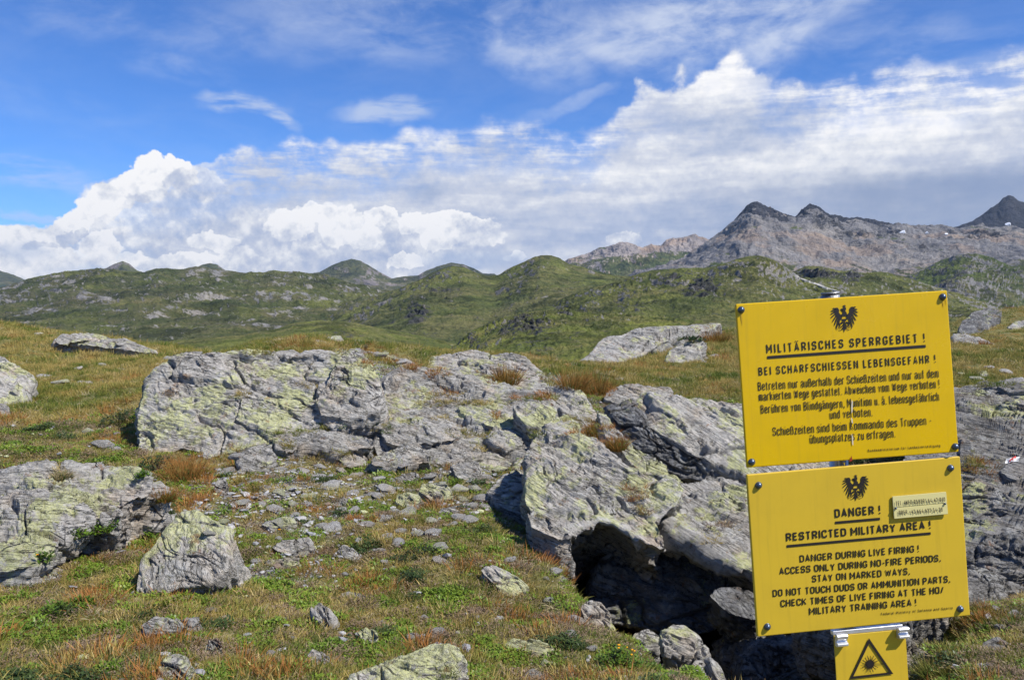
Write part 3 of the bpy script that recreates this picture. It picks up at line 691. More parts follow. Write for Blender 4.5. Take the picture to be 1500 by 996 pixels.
rock('broad flat slab at the lower left, split by long cracks', [(-120, 845), (-110, 705), (-40, 690), (0, 688), (28, 682), (72, 680), (74, 694), (98, 694), (100, 678), (140, 674), (192, 676), (208, 688), (218, 704), (214, 716), (190, 728), (180, 738), (178, 752), (150, 762), (128, 766), (104, 778), (86, 794), (64, 812), (40, 828), (0, 836), (-60, 846)],
     slope=11, roll=0, thick=0.55, W=(-0.1, 0.7, -1), anchor=(0, 836), mat=ROCKL, res=1.2, dome=0.045, lift=0.10, plates=1.1, nf=(0.05, 0.22, 0.97))
rock('pointed boulder with lichen patches standing in the turf at the lower left', [(266, 748), (285, 749), (303, 755), (322, 764), (336, 772), (342, 788), (338, 806), (339, 828), (318, 846), (298, 856), (272, 858), (238, 868), (214, 876), (200, 872), (203, 846), (208, 818), (226, 798), (244, 772)],
     slope=55, roll=4, rough=0.55, flatten=.7, thick=0.42, W=(0.05, 0.6, -0.8), mat=ROCKL, res=1.25, dome=0.05, nf=(0.75, -0.55, 0.5), plates=0.45, cracks=.7, jag=.7)
# middle: the stepped outcrop
rock('broad bedrock shelf under the ledges in the middle of the outcrop', [(548, 650), (552, 600), (566, 556), (600, 540), (680, 540), (780, 556), (850, 580), (872, 620), (840, 640), (780, 650), (760, 680), (700, 690), (640, 676), (590, 690), (560, 680)], slope=15, roll=2, thick=0.8, anchor=(700, 690), lift=-0.02, mat=ROCK, dome=0.015, res=1.1, plates=1.3)
rock('pale slab on the skyline in the middle', [(618, 540), (636, 524), (670, 517), (708, 514), (740, 520), (768, 530), (784, 546), (790, 556), (764, 560), (728, 556), (690, 560), (660, 558), (638, 552)], slope=17, roll=-4, thick=0.7, W=(0.05, 0.25, -1), anchor=(690, 560), Y=10.9, mat=ROCKL, dome=0.07)
rock('thin ledge on the skyline right of the pale slab', [(716, 517), (742, 516), (772, 527), (800, 548), (812, 562), (792, 562), (770, 548), (745, 532)], slope=14, thick=0.5, anchor=(792, 562), Y=11.0)
rock('dark-edged block right of the upright pale block', [(562, 584), (560, 562), (566, 548), (590, 546), (612, 552), (640, 556), (668, 562), (676, 576), (664, 594), (640, 598), (614, 600), (590, 598)], slope=26, roll=5, thick=0.8, W=(0.1, 0.8, -0.8), anchor=(614, 599), Y=9.1, dome=0.09, nf=(0.25, -0.25, 0.9))
rock('long ledge stepping across the middle of the outcrop', [(600, 560), (640, 556), (700, 556), (760, 562), (800, 566), (830, 580), (812, 592), (770, 586), (720, 584), (676, 578), (630, 572)], slope=14, thick=0.6, anchor=(812, 592), Y=9.6, dome=0.05)
rock('slab below the long ledge in the middle of the outcrop', [(672, 596), (700, 586), (745, 588), (790, 600), (778, 620), (740, 628), (708, 620), (684, 612)], slope=17, roll=5, thick=0.5, anchor=(740, 628), Y=8.7, lift=0.05)
rock('ledge on the upper right of the outcrop below the rust-red tuft', [(722, 558), (748, 556), (790, 560), (832, 572), (858, 584), (838, 590), (800, 584), (762, 572), (735, 568)], slope=14, thick=0.5, anchor=(838, 590), Y=9.9)
rock('rounded pale ridge block at the top right of the outcrop', [(800, 566), (830, 564), (852, 572), (864, 588), (874, 606), (876, 616), (860, 616), (838, 606), (822, 592), (806, 580)], slope=27, roll=10, thick=0.8, W=(0.1, 0.4, -1), anchor=(860, 616), Y=8.8, mat=ROCKL, dome=0.12)
rock('dark stepped block above the big overhanging block', [(752, 594), (775, 588), (806, 588), (816, 600), (812, 616), (790, 624), (772, 620), (758, 608)], slope=32, roll=8, thick=0.5, anchor=(785, 624), Y=8.5, lift=0.05, nf=(0.4, -0.2, .9))
rock('small yellow-spotted block above the big overhanging block', [(798, 626), (810, 610), (830, 606), (848, 620), (850, 636), (828, 636), (810, 634)], slope=30, roll=8, thick=0.4, anchor=(828, 636), Y=8.0, mat=ROCKL)
rock('wide slab in the centre with a shadowed lower edge', [(556, 636), (562, 622), (590, 612), (630, 608), (660, 616), (676, 630), (668, 642), (640, 648), (604, 650), (584, 652), (566, 648)], slope=20, roll=4, thick=0.45, W=(0, 0.9, -0.8), anchor=(604, 650), lift=0.08, dome=0.06)
rock('flat grey slab left of the wide centre slab', [(556, 650), (560, 630), (575, 622), (586, 640), (598, 652), (600, 664), (580, 662), (566, 664)], slope=22, thick=0.35)
rock('roof-shaped boulder in the turf in the centre', [(544, 674), (556, 664), (578, 656), (598, 645), (614, 650), (628, 664), (630, 674), (608, 680), (588, 686), (568, 688), (550, 684)], slope=38, roll=3, thick=0.4, W=(0, 0.6, -0.8), dome=0.12, lift=0.03)
rock('jumbled grey slab right of the wide centre slab', [(664, 612), (690, 606), (720, 612), (738, 622), (728, 634), (700, 632), (676, 634), (664, 626)], slope=20, thick=0.35, lift=0.05)
rock('grey block left of the big overhanging block', [(712, 640), (728, 630), (752, 628), (772, 636), (764, 652), (742, 660), (722, 652)], slope=30, roll=3, thick=0.4, lift=0.04, W=(0, .7, -.8))
rock('dark split stone against the big overhanging block', [(740, 655), (752, 646), (770, 644), (776, 658), (768, 666), (750, 664)], slope=34, thick=0.3)
rock('low grey stone between roof-shaped boulder and overhanging block', [(656, 664), (670, 650), (694, 650), (706, 662), (690, 674), (668, 676)], slope=26, thick=0.3)
rock('cracked flat stone below the centre slabs', [(658, 684), (672, 676), (700, 674), (704, 690), (692, 704), (672, 700)], slope=30, thick=0.3)
rock('slanting grey slab at the left foot of the overhanging block', [(746, 690), (760, 684), (790, 700), (800, 716), (786, 726), (764, 712)], slope=26, roll=6, thick=0.35)
rock('layered ledge in the turf left of the big overhanging block', [(712, 720), (730, 700), (756, 690), (780, 700), (800, 740), (812, 770), (790, 776), (765, 756), (735, 742)], slope=22, roll=-4, thick=0.4, anchor=(790, 776), dome=.06, lift=.16)
# the overhanging block and its neighbours
rock('big overhanging block above the dark hollow', [(770, 740), (766, 712), (772, 684), (770, 656), (778, 640), (800, 628), (826, 632), (852, 640), (872, 644), (894, 660), (920, 680), (955, 692), (990, 700), (1004, 716), (990, 738), (962, 758), (972, 782), (976, 800), (966, 802), (942, 790), (916, 772), (896, 762), (876, 762), (856, 770), (832, 780), (806, 776), (790, 762)],
     slope=17, roll=3, thick=2.2, W=(0.10, 1.0, -0.62), anchor=(850, 772), Y=5.55, mat=ROCKL, res=1.2, dome=0.04, nf=(0.44, 0.0, 0.89), plates=1.15, bev=0)
rock('broken layered stone between turf and overhanging block', [(772, 752), (784, 744), (806, 752), (826, 772), (838, 786), (820, 788), (796, 780), (778, 770)], slope=26, roll=8, thick=0.3, anchor=(820, 788), Y=5.4)
rock('second overhanging block, right of the first and behind the signs', [(986, 742), (982, 724), (1004, 706), (1040, 698), (1090, 698), (1150, 706), (1230, 720), (1280, 760), (1250, 820), (1180, 850), (1110, 846), (1096, 836), (1060, 826), (1030, 812), (1006, 796), (984, 786), (974, 768)],
     slope=17, roll=9, thick=1.8, W=(0.35, 1.0, -0.65), anchor=(1060, 826), Y=5.6, mat=ROCK, res=1.2, dome=0.05, nf=(0.46, 0.0, 0.88), plates=1.2)
rock('wall of rock inside the hollow, toned dark for its shade', [(860, 905), (880, 820), (940, 780), (1040, 800), (1100, 840), (1090, 900), (1040, 925), (960, 925)], slope=58, roll=-10, thick=0.6, W=(0.0, 1, -0.3), anchor=(960, 925), Y=5.9, mat=ROCKD, carve=False, bev=0)
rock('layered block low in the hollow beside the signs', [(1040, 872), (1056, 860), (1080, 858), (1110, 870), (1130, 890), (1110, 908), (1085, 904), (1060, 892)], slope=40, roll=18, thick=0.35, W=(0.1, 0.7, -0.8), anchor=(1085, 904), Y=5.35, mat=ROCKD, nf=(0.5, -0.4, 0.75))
rock('leaning lichen-yellow slab behind the first sign, right of the cleft', [(930, 590), (936, 580), (960, 574), (1000, 576), (1040, 578), (1090, 590), (1180, 600), (1230, 640), (1220, 700), (1150, 704), (1094, 694), (1060, 684), (1024, 668), (996, 652), (962, 632), (936, 612)],
     slope=32, roll=10, thick=1.5, W=(0.25, 0.6, -0.9), anchor=(1060, 684), Y=8.0, mat=ROCKL, res=1.1, dome=0.06, nf=(0.50, -0.1, 0.85), plates=1.2)
rock('dark capping stone at the head of the cleft', [(886, 584), (888, 572), (910, 564), (950, 562), (984, 566), (988, 574), (962, 580), (940, 590), (922, 594), (905, 592)], slope=22, roll=3, thick=0.5, W=(0.1, 0.7, -0.8), anchor=(922, 594), Y=9.8, mat=ROCK)
rock('wall under the leaning slab in the cleft, toned dark for its shade', [(890, 600), (926, 592), (960, 630), (1000, 660), (1060, 690), (1040, 706), (985, 700), (935, 668), (900, 632)], slope=62, roll=-20, thick=0.5, W=(0.2, 1, -0.2), anchor=(985, 700), Y=8.1, mat=ROCKD, carve=False, bev=0)
rock('long pale rib running down beside the cleft', [(874, 604), (884, 606), (908, 632), (940, 664), (970, 690), (1000, 704), (985, 708), (945, 694), (915, 668), (890, 640)], slope=22, roll=12, thick=0.7, W=(0.1, 0.5, -1), anchor=(985, 708), Y=7.1, mat=ROCKL, dome=0.08)
rock('sloping rock rib on the far side of the grassy saddle', [(842, 534), (862, 514), (890, 496), (925, 484), (970, 477), (1020, 473), (1058, 473), (1040, 484), (1000, 492), (968, 502), (940, 516), (918, 534), (898, 544), (866, 542)], slope=17, roll=6, thick=1.6, anchor=(898, 544), Y=21.5, dome=0.05, res=1.3, mat=ROCKG)
rock('grey rock lump in the grass in front of the far rib', [(974, 528), (980, 514), (1000, 502), (1024, 496), (1036, 502), (1030, 514), (1010, 526), (988, 534)], slope=24, thick=0.8, anchor=(988, 534), Y=17.5, res=1.2)
rock('added boulder almost hidden behind the lower sign, shading the hollow from the right', [(1150, 800), (1200, 770), (1290, 764), (1370, 775), (1400, 800), (1390, 850), (1330, 880), (1230, 880), (1170, 850)], slope=14, roll=0, thick=1.6, W=(0.25, 0.5, -0.9), anchor=(1260, 880), Y=4.3, mat=ROCK, dome=0.1)  # added as a shadow caster to keep the sun off the hollow floor
rock('added block toned dark for the shade at the bottom of the hollow, left of the laser sign', [(1082, 1020), (1090, 962), (1118, 944), (1165, 940), (1212, 955), (1220, 1020)], slope=60, roll=-25, thick=.8, W=(0, 1, -.3), anchor=(1150, 1020), Y=5.0, mat=ROCKD, carve=False)  # added over lit ground; its dark tone stands for the hollow's shade
# front
rock('pale slab cut off by the bottom edge, left of the middle', [(480, 1030), (512, 990), (540, 980), (566, 968), (600, 956), (630, 944), (655, 940), (672, 946), (682, 962), (664, 972), (672, 990), (660, 1030), (560, 1040)], slope=24, thick=0.3, anchor=(600, 1030), Y=3.18, mat=ROCKL, res=1.3, nf=(0.25, -0.4, 0.85))
rock('wedge-shaped stone on the turf right of the middle', [(704, 834), (716, 828), (734, 834), (752, 844), (768, 856), (772, 864), (758, 870), (738, 874), (726, 856)], slope=30, roll=8, thick=0.22, mat=ROCKL, res=1.3)
rock('boulder at the turf edge beside the hollow, upper one', [(850, 888), (862, 880), (880, 882), (892, 896), (902, 918), (906, 932), (890, 936), (872, 926), (858, 912)], slope=48, roll=14, thick=0.5, mat=ROCK, anchor=(890, 936), Y=4.35, res=1.3, dome=0.12)
rock('rounded stone in the mouth of the hollow', [(972, 950), (968, 926), (984, 912), (1004, 914), (1024, 930), (1038, 946), (1036, 962), (1012, 960), (992, 958)], slope=40, roll=12, thick=0.45, mat=ROCKL, anchor=(1012, 960), Y=4.25, dome=0.12, res=1.3)
rock('lower stone of the hollow mouth at the bottom edge', [(1008, 976), (1020, 964), (1040, 964), (1058, 980), (1064, 1004), (1040, 1016), (1014, 1010)], slope=40, roll=12, thick=0.45, mat=ROCK, anchor=(1040, 1016), Y=3.95, dome=0.12, res=1.3)
rock('speckled stone just behind the shrub at the hollow', [(924, 938), (930, 926), (950, 921), (966, 930), (964, 942), (942, 946)], slope=40, thick=0.25, anchor=(942, 946), Y=4.55, mat=ROCKL)
rock('flat slab lying in the turf below the pointed boulder', [(206, 916), (226, 908), (262, 902), (292, 900), (294, 908), (276, 918), (240, 926), (214, 928)], slope=13, thick=0.15, lift=0.03, W=(0, .6, -1), mat=ROCK, res=1.3)
rock('upright stone at the bottom edge left of the middle', [(226, 1010), (232, 978), (242, 962), (262, 956), (272, 962), (274, 986), (266, 1012)], slope=50, thick=0.3, mat=ROCK, res=1.3)
rock('narrow stone right of the upright bottom stone', [(298, 950), (304, 936), (320, 934), (326, 946), (322, 964), (306, 966)], slope=45, thick=0.2)
rock('leaning pale stone in the turf at the bottom', [(454, 890), (468, 882), (482, 892), (492, 904), (488, 922), (472, 920), (462, 906)], slope=42, roll=6, thick=0.25, mat=ROCK)
rock('yellow lichened stone near the bottom slab', [(524, 924), (534, 916), (552, 926), (556, 938), (540, 942), (528, 936)], slope=36, thick=0.15, mat=ROCKL)
rock('pale stone left of the bottom slab', [(448, 962), (458, 948), (474, 956), (484, 964), (470, 974), (454, 974)], slope=34, thick=0.18, mat=ROCKL)
rock('thin flat stone on the turf above the hollow stone', [(738, 944), (756, 938), (790, 940), (806, 946), (800, 956), (770, 954), (748, 952)], slope=14, thick=0.12, lift=0.02, mat=ROCKL)
rock('flat stone with a lichen edge, left of the middle gravel', [(398, 800), (404, 793), (430, 788), (452, 786), (460, 794), (444, 802), (424, 810), (410, 806)], slope=18, thick=0.15, lift=0.03)
rock('sunken slab below the lichen-edged flat stone', [(386, 826), (396, 818), (424, 812), (440, 816), (432, 828), (408, 832)], slope=18, thick=0.15)
rock('pale slip of stone on the gravel left of the middle', [(382, 768), (390, 762), (418, 758), (432, 760), (424, 768), (396, 773)], slope=12, thick=0.12, lift=0.015)
rock('knobbly stone in the gravel below the low slab', [(312, 716), (318, 704), (328, 698), (334, 708), (336, 722), (322, 728)], slope=48, thick=0.2)
rock('square block among the middle stones', [(614, 720), (618, 708), (636, 705), (654, 708), (662, 718), (664, 728), (646, 734), (628, 730)], slope=42, thick=0.2, res=1.2)
rock('low oblong stone among the middle stones', [(578, 700), (590, 694), (608, 689), (616, 696), (606, 704), (590, 708)], slope=24, thick=0.15)
rock('yellow-spotted stone left of the square block', [(578, 732), (582, 724), (600, 721), (614, 726), (616, 736), (598, 742), (586, 740)], slope=34, thick=0.18, mat=ROCKL)
rock('pale block right below the square block', [(640, 752), (648, 744), (664, 740), (674, 748), (672, 756), (654, 756)], slope=30, thick=0.15)
rock('small grey stone right of the roof-shaped boulder', [(622, 694), (632, 690), (650, 694), (656, 702), (640, 706), (626, 702)], slope=24, thick=0.14)
rock('flat stone in the turf between the pale slip and the square block', [(494, 806), (502, 798), (522, 804), (532, 812), (520, 820), (506, 816)], slope=22, thick=0.12)
rock('half-buried slab on the turf left of the middle', [(500, 868), (518, 868), (538, 874), (536, 880), (514, 878)], slope=10, thick=0.1)
rock('flat pair-stone on the gravel right of the knobbly stone', [(482, 734), (494, 728), (508, 728), (516, 734), (506, 744), (490, 744)], slope=22, thick=0.13)
rock('small slab at the foot of the low slab, on the right', [(494, 670), (508, 660), (528, 662), (540, 670), (524, 680), (506, 682)], slope=22, thick=0.2)
# right of the signs
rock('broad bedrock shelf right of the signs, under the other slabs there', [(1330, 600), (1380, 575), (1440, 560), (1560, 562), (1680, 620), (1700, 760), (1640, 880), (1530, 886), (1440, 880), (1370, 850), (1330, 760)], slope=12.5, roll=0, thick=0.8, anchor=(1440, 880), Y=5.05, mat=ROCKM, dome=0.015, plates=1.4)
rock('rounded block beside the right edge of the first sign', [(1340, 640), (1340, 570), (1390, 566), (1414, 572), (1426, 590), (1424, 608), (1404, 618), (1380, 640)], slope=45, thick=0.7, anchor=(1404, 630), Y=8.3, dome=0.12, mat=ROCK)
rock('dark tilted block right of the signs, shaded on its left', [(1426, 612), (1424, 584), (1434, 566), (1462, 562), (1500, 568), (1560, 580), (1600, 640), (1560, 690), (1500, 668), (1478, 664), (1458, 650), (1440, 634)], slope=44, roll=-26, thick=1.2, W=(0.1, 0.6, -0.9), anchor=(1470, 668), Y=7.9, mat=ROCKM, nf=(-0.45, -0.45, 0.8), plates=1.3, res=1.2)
rock('pale slanting slab below the rounded block', [(1380, 640), (1390, 612), (1410, 618), (1432, 634), (1446, 650), (1436, 656), (1410, 652)], slope=34, thick=0.4, anchor=(1436, 656), Y=7.9)
rock('ledge in the grass above the dark tilted block', [(1466, 560), (1480, 554), (1510, 556), (1560, 560), (1560, 574), (1510, 572), (1480, 568)], slope=18, thick=0.4, anchor=(1480, 570), Y=11.5)
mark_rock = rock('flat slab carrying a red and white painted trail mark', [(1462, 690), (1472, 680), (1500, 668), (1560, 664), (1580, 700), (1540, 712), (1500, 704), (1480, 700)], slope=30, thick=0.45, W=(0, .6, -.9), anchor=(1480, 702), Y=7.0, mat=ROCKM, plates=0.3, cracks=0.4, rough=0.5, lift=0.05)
rock('dark broken block under the slab with the trail mark', [(1450, 716), (1468, 702), (1500, 704), (1560, 716), (1570, 740), (1500, 738), (1470, 730)], slope=40, thick=0.5, anchor=(1500, 738), Y=6.7, mat=ROCKD)
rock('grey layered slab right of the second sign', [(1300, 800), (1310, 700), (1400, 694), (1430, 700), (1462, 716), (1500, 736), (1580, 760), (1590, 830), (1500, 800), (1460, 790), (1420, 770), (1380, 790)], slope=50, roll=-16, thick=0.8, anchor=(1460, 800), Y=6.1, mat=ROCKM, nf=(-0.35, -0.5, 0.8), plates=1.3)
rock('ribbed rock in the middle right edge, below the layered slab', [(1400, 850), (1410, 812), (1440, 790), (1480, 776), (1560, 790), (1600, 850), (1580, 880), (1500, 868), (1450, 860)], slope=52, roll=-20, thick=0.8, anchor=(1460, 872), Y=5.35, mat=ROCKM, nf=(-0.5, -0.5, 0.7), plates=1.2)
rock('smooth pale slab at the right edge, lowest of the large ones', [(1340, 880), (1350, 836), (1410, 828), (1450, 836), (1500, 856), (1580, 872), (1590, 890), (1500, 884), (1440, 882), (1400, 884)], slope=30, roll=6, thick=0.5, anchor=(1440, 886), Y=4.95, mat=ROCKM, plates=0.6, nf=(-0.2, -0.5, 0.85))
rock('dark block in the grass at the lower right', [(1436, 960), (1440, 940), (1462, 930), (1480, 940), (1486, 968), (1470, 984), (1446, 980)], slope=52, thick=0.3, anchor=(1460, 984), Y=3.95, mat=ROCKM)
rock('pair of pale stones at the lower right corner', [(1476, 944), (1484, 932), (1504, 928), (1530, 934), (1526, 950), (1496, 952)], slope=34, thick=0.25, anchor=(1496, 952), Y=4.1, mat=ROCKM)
rock('long pale slab crossing the grass at the right, in the distance', [(1394, 488), (1420, 494), (1450, 502), (1480, 512), (1530, 524), (1530, 532), (1494, 528), (1450, 514), (1420, 506), (1394, 502)], slope=16, thick=1.2, anchor=(1450, 514), Y=24, mat=ROCKG)
rock('dark crag on the far knoll at the right edge', [(1404, 486), (1408, 470), (1424, 458), (1448, 450), (1470, 454), (1460, 470), (1440, 486), (1424, 496)], slope=34, thick=2.5, anchor=(1424, 494), Y=36, mat=ROCKD, res=1.2)
rock('pale ledge on the far knoll, right of the dark crag', [(1474, 478), (1490, 470), (1540, 472), (1540, 482), (1500, 484)], slope=24, thick=1.2, anchor=(1500, 484), Y=36, mat=ROCKG)
rock('grey lump behind the first sign on the grass bench', [(1424, 556), (1428, 546), (1444, 544), (1446, 552), (1436, 558)], slope=24, thick=0.3, Y=13)
CARVE_DONE = True
print('rocks', time.time() - T0)

# ------------------------------------------------------------------ the ground sheet
az1 = np.radians(np.concatenate([np.arange(-180, -46, 6), np.arange(-46, -37, 1.0), np.arange(-37, 37, 0.16), np.arange(37, 46, 1.0), np.arange(46, 181, 6)]))
rr = np.exp(np.concatenate([np.linspace(math.log(0.25), math.log(2.6), 12)[:-1], np.linspace(math.log(2.6), math.log(9), 230)[:-1], np.linspace(math.log(9), math.log(60), 150)[:-1], np.linspace(math.log(60), math.log(240), 16)]))
RR, AA = np.meshgrid(rr, az1, indexing='ij'); gx = (RR * np.sin(AA)).ravel(); gy = (RR * np.cos(AA)).ravel()
gz = ground_z(gx, gy)
GV = np.stack([gx, gy, gz], -1)
# gravel patches (worn ground) and the bare hollow floor, its shade darkened in, as masks for the material
def blob(x, y, cx, cy, rx, ry): return np.exp(-(((x - cx) / rx) ** 2 + ((y - cy) / ry) ** 2))
def gravel_mask(x, y):
    g = np.zeros_like(x)
    for px, py, w, h in ((400, 730, 0.75, 0.9), (345, 700, .5, .5), (450, 760, 0.6, 0.5), (520, 730, 0.6, 0.6), (700, 690, 0.5, 0.5), (660, 740, 0.5, 0.35), (420, 690, .6, .4), (760, 740, .3, .3), (420, 830, .3, .3)):
        q = ground_hit(px, py); g = np.maximum(g, blob(x, y, q[0], q[1], w, h))
    return g
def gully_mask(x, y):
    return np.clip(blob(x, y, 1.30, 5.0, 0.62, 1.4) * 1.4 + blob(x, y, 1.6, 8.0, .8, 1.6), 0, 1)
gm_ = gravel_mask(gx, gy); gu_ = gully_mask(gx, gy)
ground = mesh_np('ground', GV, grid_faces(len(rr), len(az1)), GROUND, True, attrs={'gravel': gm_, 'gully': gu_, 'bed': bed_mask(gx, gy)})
# faces must look up
tag(ground, kind='structure')
if ground.data.polygons[len(ground.data.polygons) // 2].normal.z < 0: ground.data.flip_normals()
print('ground', time.time() - T0)
# ------------------------------------------------------------------ hills and mountains
def interp(pl, x):
    a = np.array(pl, float); return np.interp(x, a[:, 0], a[:, 1])
def smooth1(v, k):
    if k < 1: return v
    w = np.ones(2 * k + 1) / (2 * k + 1); return np.convolve(np.pad(v, k, mode='edge'), w, 'valid')
def ridge(name, x0, x1, lines, mat, nc, nr, amp=6, feat=60, seed=0, crest_amp=1.6, gully=0.5, crag=(), band=None, back=1.12, rough=1.0, rot=0):
    """a mountain side: lofted between surveyed lines (distance, [(px, py)...]) from the crest down to the foot, with a back that falls away"""
    px = np.linspace(x0, x1, nc); K = len(lines)
    pts = []
    for D_, pl in lines:
        py = interp(pl, px); Dv = interp(D_, px) if isinstance(D_, list) else np.full(nc, float(D_))
        pts.append(np.array([at(a, b, d) for a, b, d in zip(px, py, Dv)]))
    pts = np.array(pts)
    t = np.linspace(0, K - 1, nr); V = []
    for q in t:
        i = min(int(q), K - 2); f = q - i
        # Catmull-Rom down the slope
        p0 = pts[max(i - 1, 0)]; p1 = pts[i]; p2 = pts[i + 1]; p3 = pts[min(i + 2, K - 1)]
        V.append(p1 * (1 - f) + p2 * f if K == 2 else 0.5 * ((2 * p1) + (-p0 + p2) * f * 0.7 + 0 * f) * 0 + (p1 * (1 - f) + p2 * f))
    V = np.array(V)
    if K > 2:                                   # soften the kinks between the lines
        for _ in range(max(1, nr // 14)): V[1:-1] = (V[:-2] + 2 * V[1:-1] + V[2:]) / 4
    Dm = V[..., 1]; m1 = Dm / F                  # metres per photo pixel
    P = V.reshape(-1, 3); s = 1.0 / (np.mean(m1) * feat)
    q = P * np.array([1, 0.55, 1.3]) * s
    if rot:
        cr_, sr_ = math.cos(math.radians(rot)), math.sin(math.radians(rot)); q = np.stack([(q[:, 0] * cr_ + q[:, 2] * sr_) * 0.42, q[:, 1], (-q[:, 0] * sr_ + q[:, 2] * cr_) * 1.5], -1)
    wq = q + fbm(q * 0.7, 2, seed + 50)[:, None] * 0.35
    base = fbm(wq, 6, seed, 0.48)
    rd = ridged(wq * np.array([1.3, 0.7, 0.55]) + 3, 5, seed + 9, 0.48)
    fine = fbm(wq * 7, 4, seed + 21, 0.6)
    cr = np.zeros(len(P)); 
    pxg = np.tile(px, nr); pyg = np.array([498 - ((v[2] - EYE) / v[1] * math.cos(PITCH) + math.sin(PITCH)) * F for v in P]) if crag else None
    for cx, cy, rx, ry, st_ in crag:
        cr = np.maximum(cr, st_ * np.exp(-((pxg - cx) / rx) ** 2 - ((pyg - cy) / ry) ** 2))
    h = (base * (1 - gully) + (rd - 0.2) * gully + fine * 0.24 * rough) * amp * 1.15
    tt = np.repeat(t / (K - 1), nc)
    w = crest_amp / amp + (1 - crest_amp / amp) * sstep(tt, 0.0, 0.10)
    crestj = ridged(np.stack([pxg * 0.05, np.zeros_like(pxg), np.zeros_like(pxg)], -1), 4, seed + 3) * crest_amp * (1 - sstep(tt, 0, .1))
    mm = m1.reshape(-1)
    dz = (h * w + crestj * 0.8) * mm
    wc = fbm(wq * np.array([5, 5, 12]), 3, seed + 33)
    P = P + np.stack([np.zeros(len(P)), -(fine * 0.3 + base * 0.5) * amp * mm * 1.2 * w, dz], -1)
    cr = cr * np.clip(0.75 + 1.6 * fbm(wq * 3.1 + 5, 3, seed + 41), 0, 1.6)
    stepz = np.sin((P[:, 2] / mm) * 0.9 + base * 6) * cr * 2.2 * mm + wc * cr * 4.0 * mm
    P[:, 2] += stepz; P[:, 1] -= cr * (10 + wc * 14) * mm
    V = P.reshape(nr, nc, 3)
    dirv = V[0] - np.array([0, 0, EYE]); H = np.clip(V[0][:, 2] - V[-1][:, 2], 50, None)
    b1 = V[0] * np.array([back ** .3, back ** .3, 1]) - np.array([0, 0, 1]) * (H * 0.18)[:, None]
    b2 = V[0] * np.array([back, back, 1]) - np.array([0, 0, 1]) * (H * 1.1)[:, None]
    V = np.concatenate([b2[None], b1[None], V]); nr += 2
    bd = np.zeros((nr, nc))
    if band is not None:
        for a_, (t0, t1, v) in enumerate(band):
            tv = np.concatenate([[0, 0], t / (K - 1)])[:, None]; bd += v * (sstep(tv, t0 - 0.06, t0 + 0.02) if t0 > 0 else 1) * (1 - sstep(tv, t1 - 0.04, t1 + 0.04))
    o = mesh_np(name, V.reshape(-1, 3), grid_faces(nr, nc), mat, True, attrs={'band': bd.ravel(), 'crag': np.concatenate([np.zeros(2 * nc), cr])})
    if o.data.polygons[len(o.data.polygons) // 2].normal.z < 0: o.data.flip_normals()
    return tag(o, kind='structure')
X0, X1 = -150, 1650
H_FARL = hill_material('far_slope', 9000, grass=(0.06, 0.085, 0.04), speck=0.0, bias=-0.1)
ridge('mountain', X0, 120, [(9500, [(-150, 360), (-40, 384), (0, 398), (20, 404), (45, 414), (120, 432)]), (8000, [(-150, 470), (120, 470)])], H_FARL, 120, 30, 5, 60, 1)
H_F1 = hill_material('far_peaks', 7000, grass=(0.085, 0.10, 0.045), rock=(0.23, 0.20, 0.185), speck=0.1, bias=0.08, scree=0.6)
ridge('mountain', 90, 780, [(7000, [(90, 430), (130, 402), (150, 397), (165, 389), (180, 384), (190, 388), (200, 397), (216, 402), (250, 420), (270, 410), (285, 394), (296, 389), (308, 387), (318, 389), (330, 397), (352, 400), (375, 403), (400, 412), (440, 404), (468, 400), (484, 391), (500, 384), (515, 380), (528, 383), (545, 393), (562, 402), (574, 409), (592, 406), (612, 405), (625, 397), (640, 391), (662, 386), (678, 388), (694, 394), (708, 402), (724, 402), (740, 412), (780, 425)]),
      (6400, [(90, 440), (500, 420), (780, 440)]), (5200, [(90, 470), (780, 470)])], H_F1, 520, 46, 5, 50, 2, crest_amp=1.3)
H_F2 = hill_material('far_rock_peaks', 6500, grass=(0.08, 0.11, 0.035), rock=(0.33, 0.29, 0.27), rock2=(0.17, 0.155, 0.15), speck=0.1, bias=0.5, scree=0.7, warm=0.7)
ridge('mountain', 800, 1140, [(6500, [(800, 396), (832, 384), (850, 377), (866, 372), (880, 364), (896, 362), (908, 357), (920, 357), (930, 361), (941, 366), (955, 361), (968, 362), (976, 354), (986, 350), (998, 351), (1008, 348), (1018, 345), (1028, 350), (1042, 354), (1070, 366), (1140, 400)]),
      (6000, [(800, 400), (900, 380), (1000, 374), (1140, 410)]), (5000, [(800, 430), (1140, 430)])], H_F2, 330, 60, 9, 34, 3, crest_amp=2.5, gully=0.8, band=[(0.45, 1.1, -0.45)])
H_M1 = hill_material('grey_mountain', 4000, grass=(0.085, 0.11, 0.035), rock=(0.225, 0.215, 0.21), rock2=(0.10, 0.10, 0.105), speck=0.2, bias=0.70, scree=0.9, warm=0.45)
H_M1T = hill_material('dark_summit_rock', 4200, grass=(0.035, 0.04, 0.03), rock=(0.05, 0.052, 0.062), rock2=(0.02, 0.022, 0.03), speck=0.03, bias=0.6, scree=0.5)
# far right dark peak
ridge('mountain', 1340, X1, [(5600, [(1340, 345), (1400, 336), (1422, 328), (1440, 317), (1452, 308), (1462, 302), (1468, 294), (1476, 289), (1484, 289), (1490, 294), (1500, 299), (1530, 310), (1570, 335), (1650, 350)]),
      (5200, [(1340, 352), (1440, 342), (1500, 338), (1650, 352)]), (4800, [(1340, 380), (1650, 380)])], H_M1T, 300, 50, 8, 40, 5, crest_amp=3, gully=0.85)
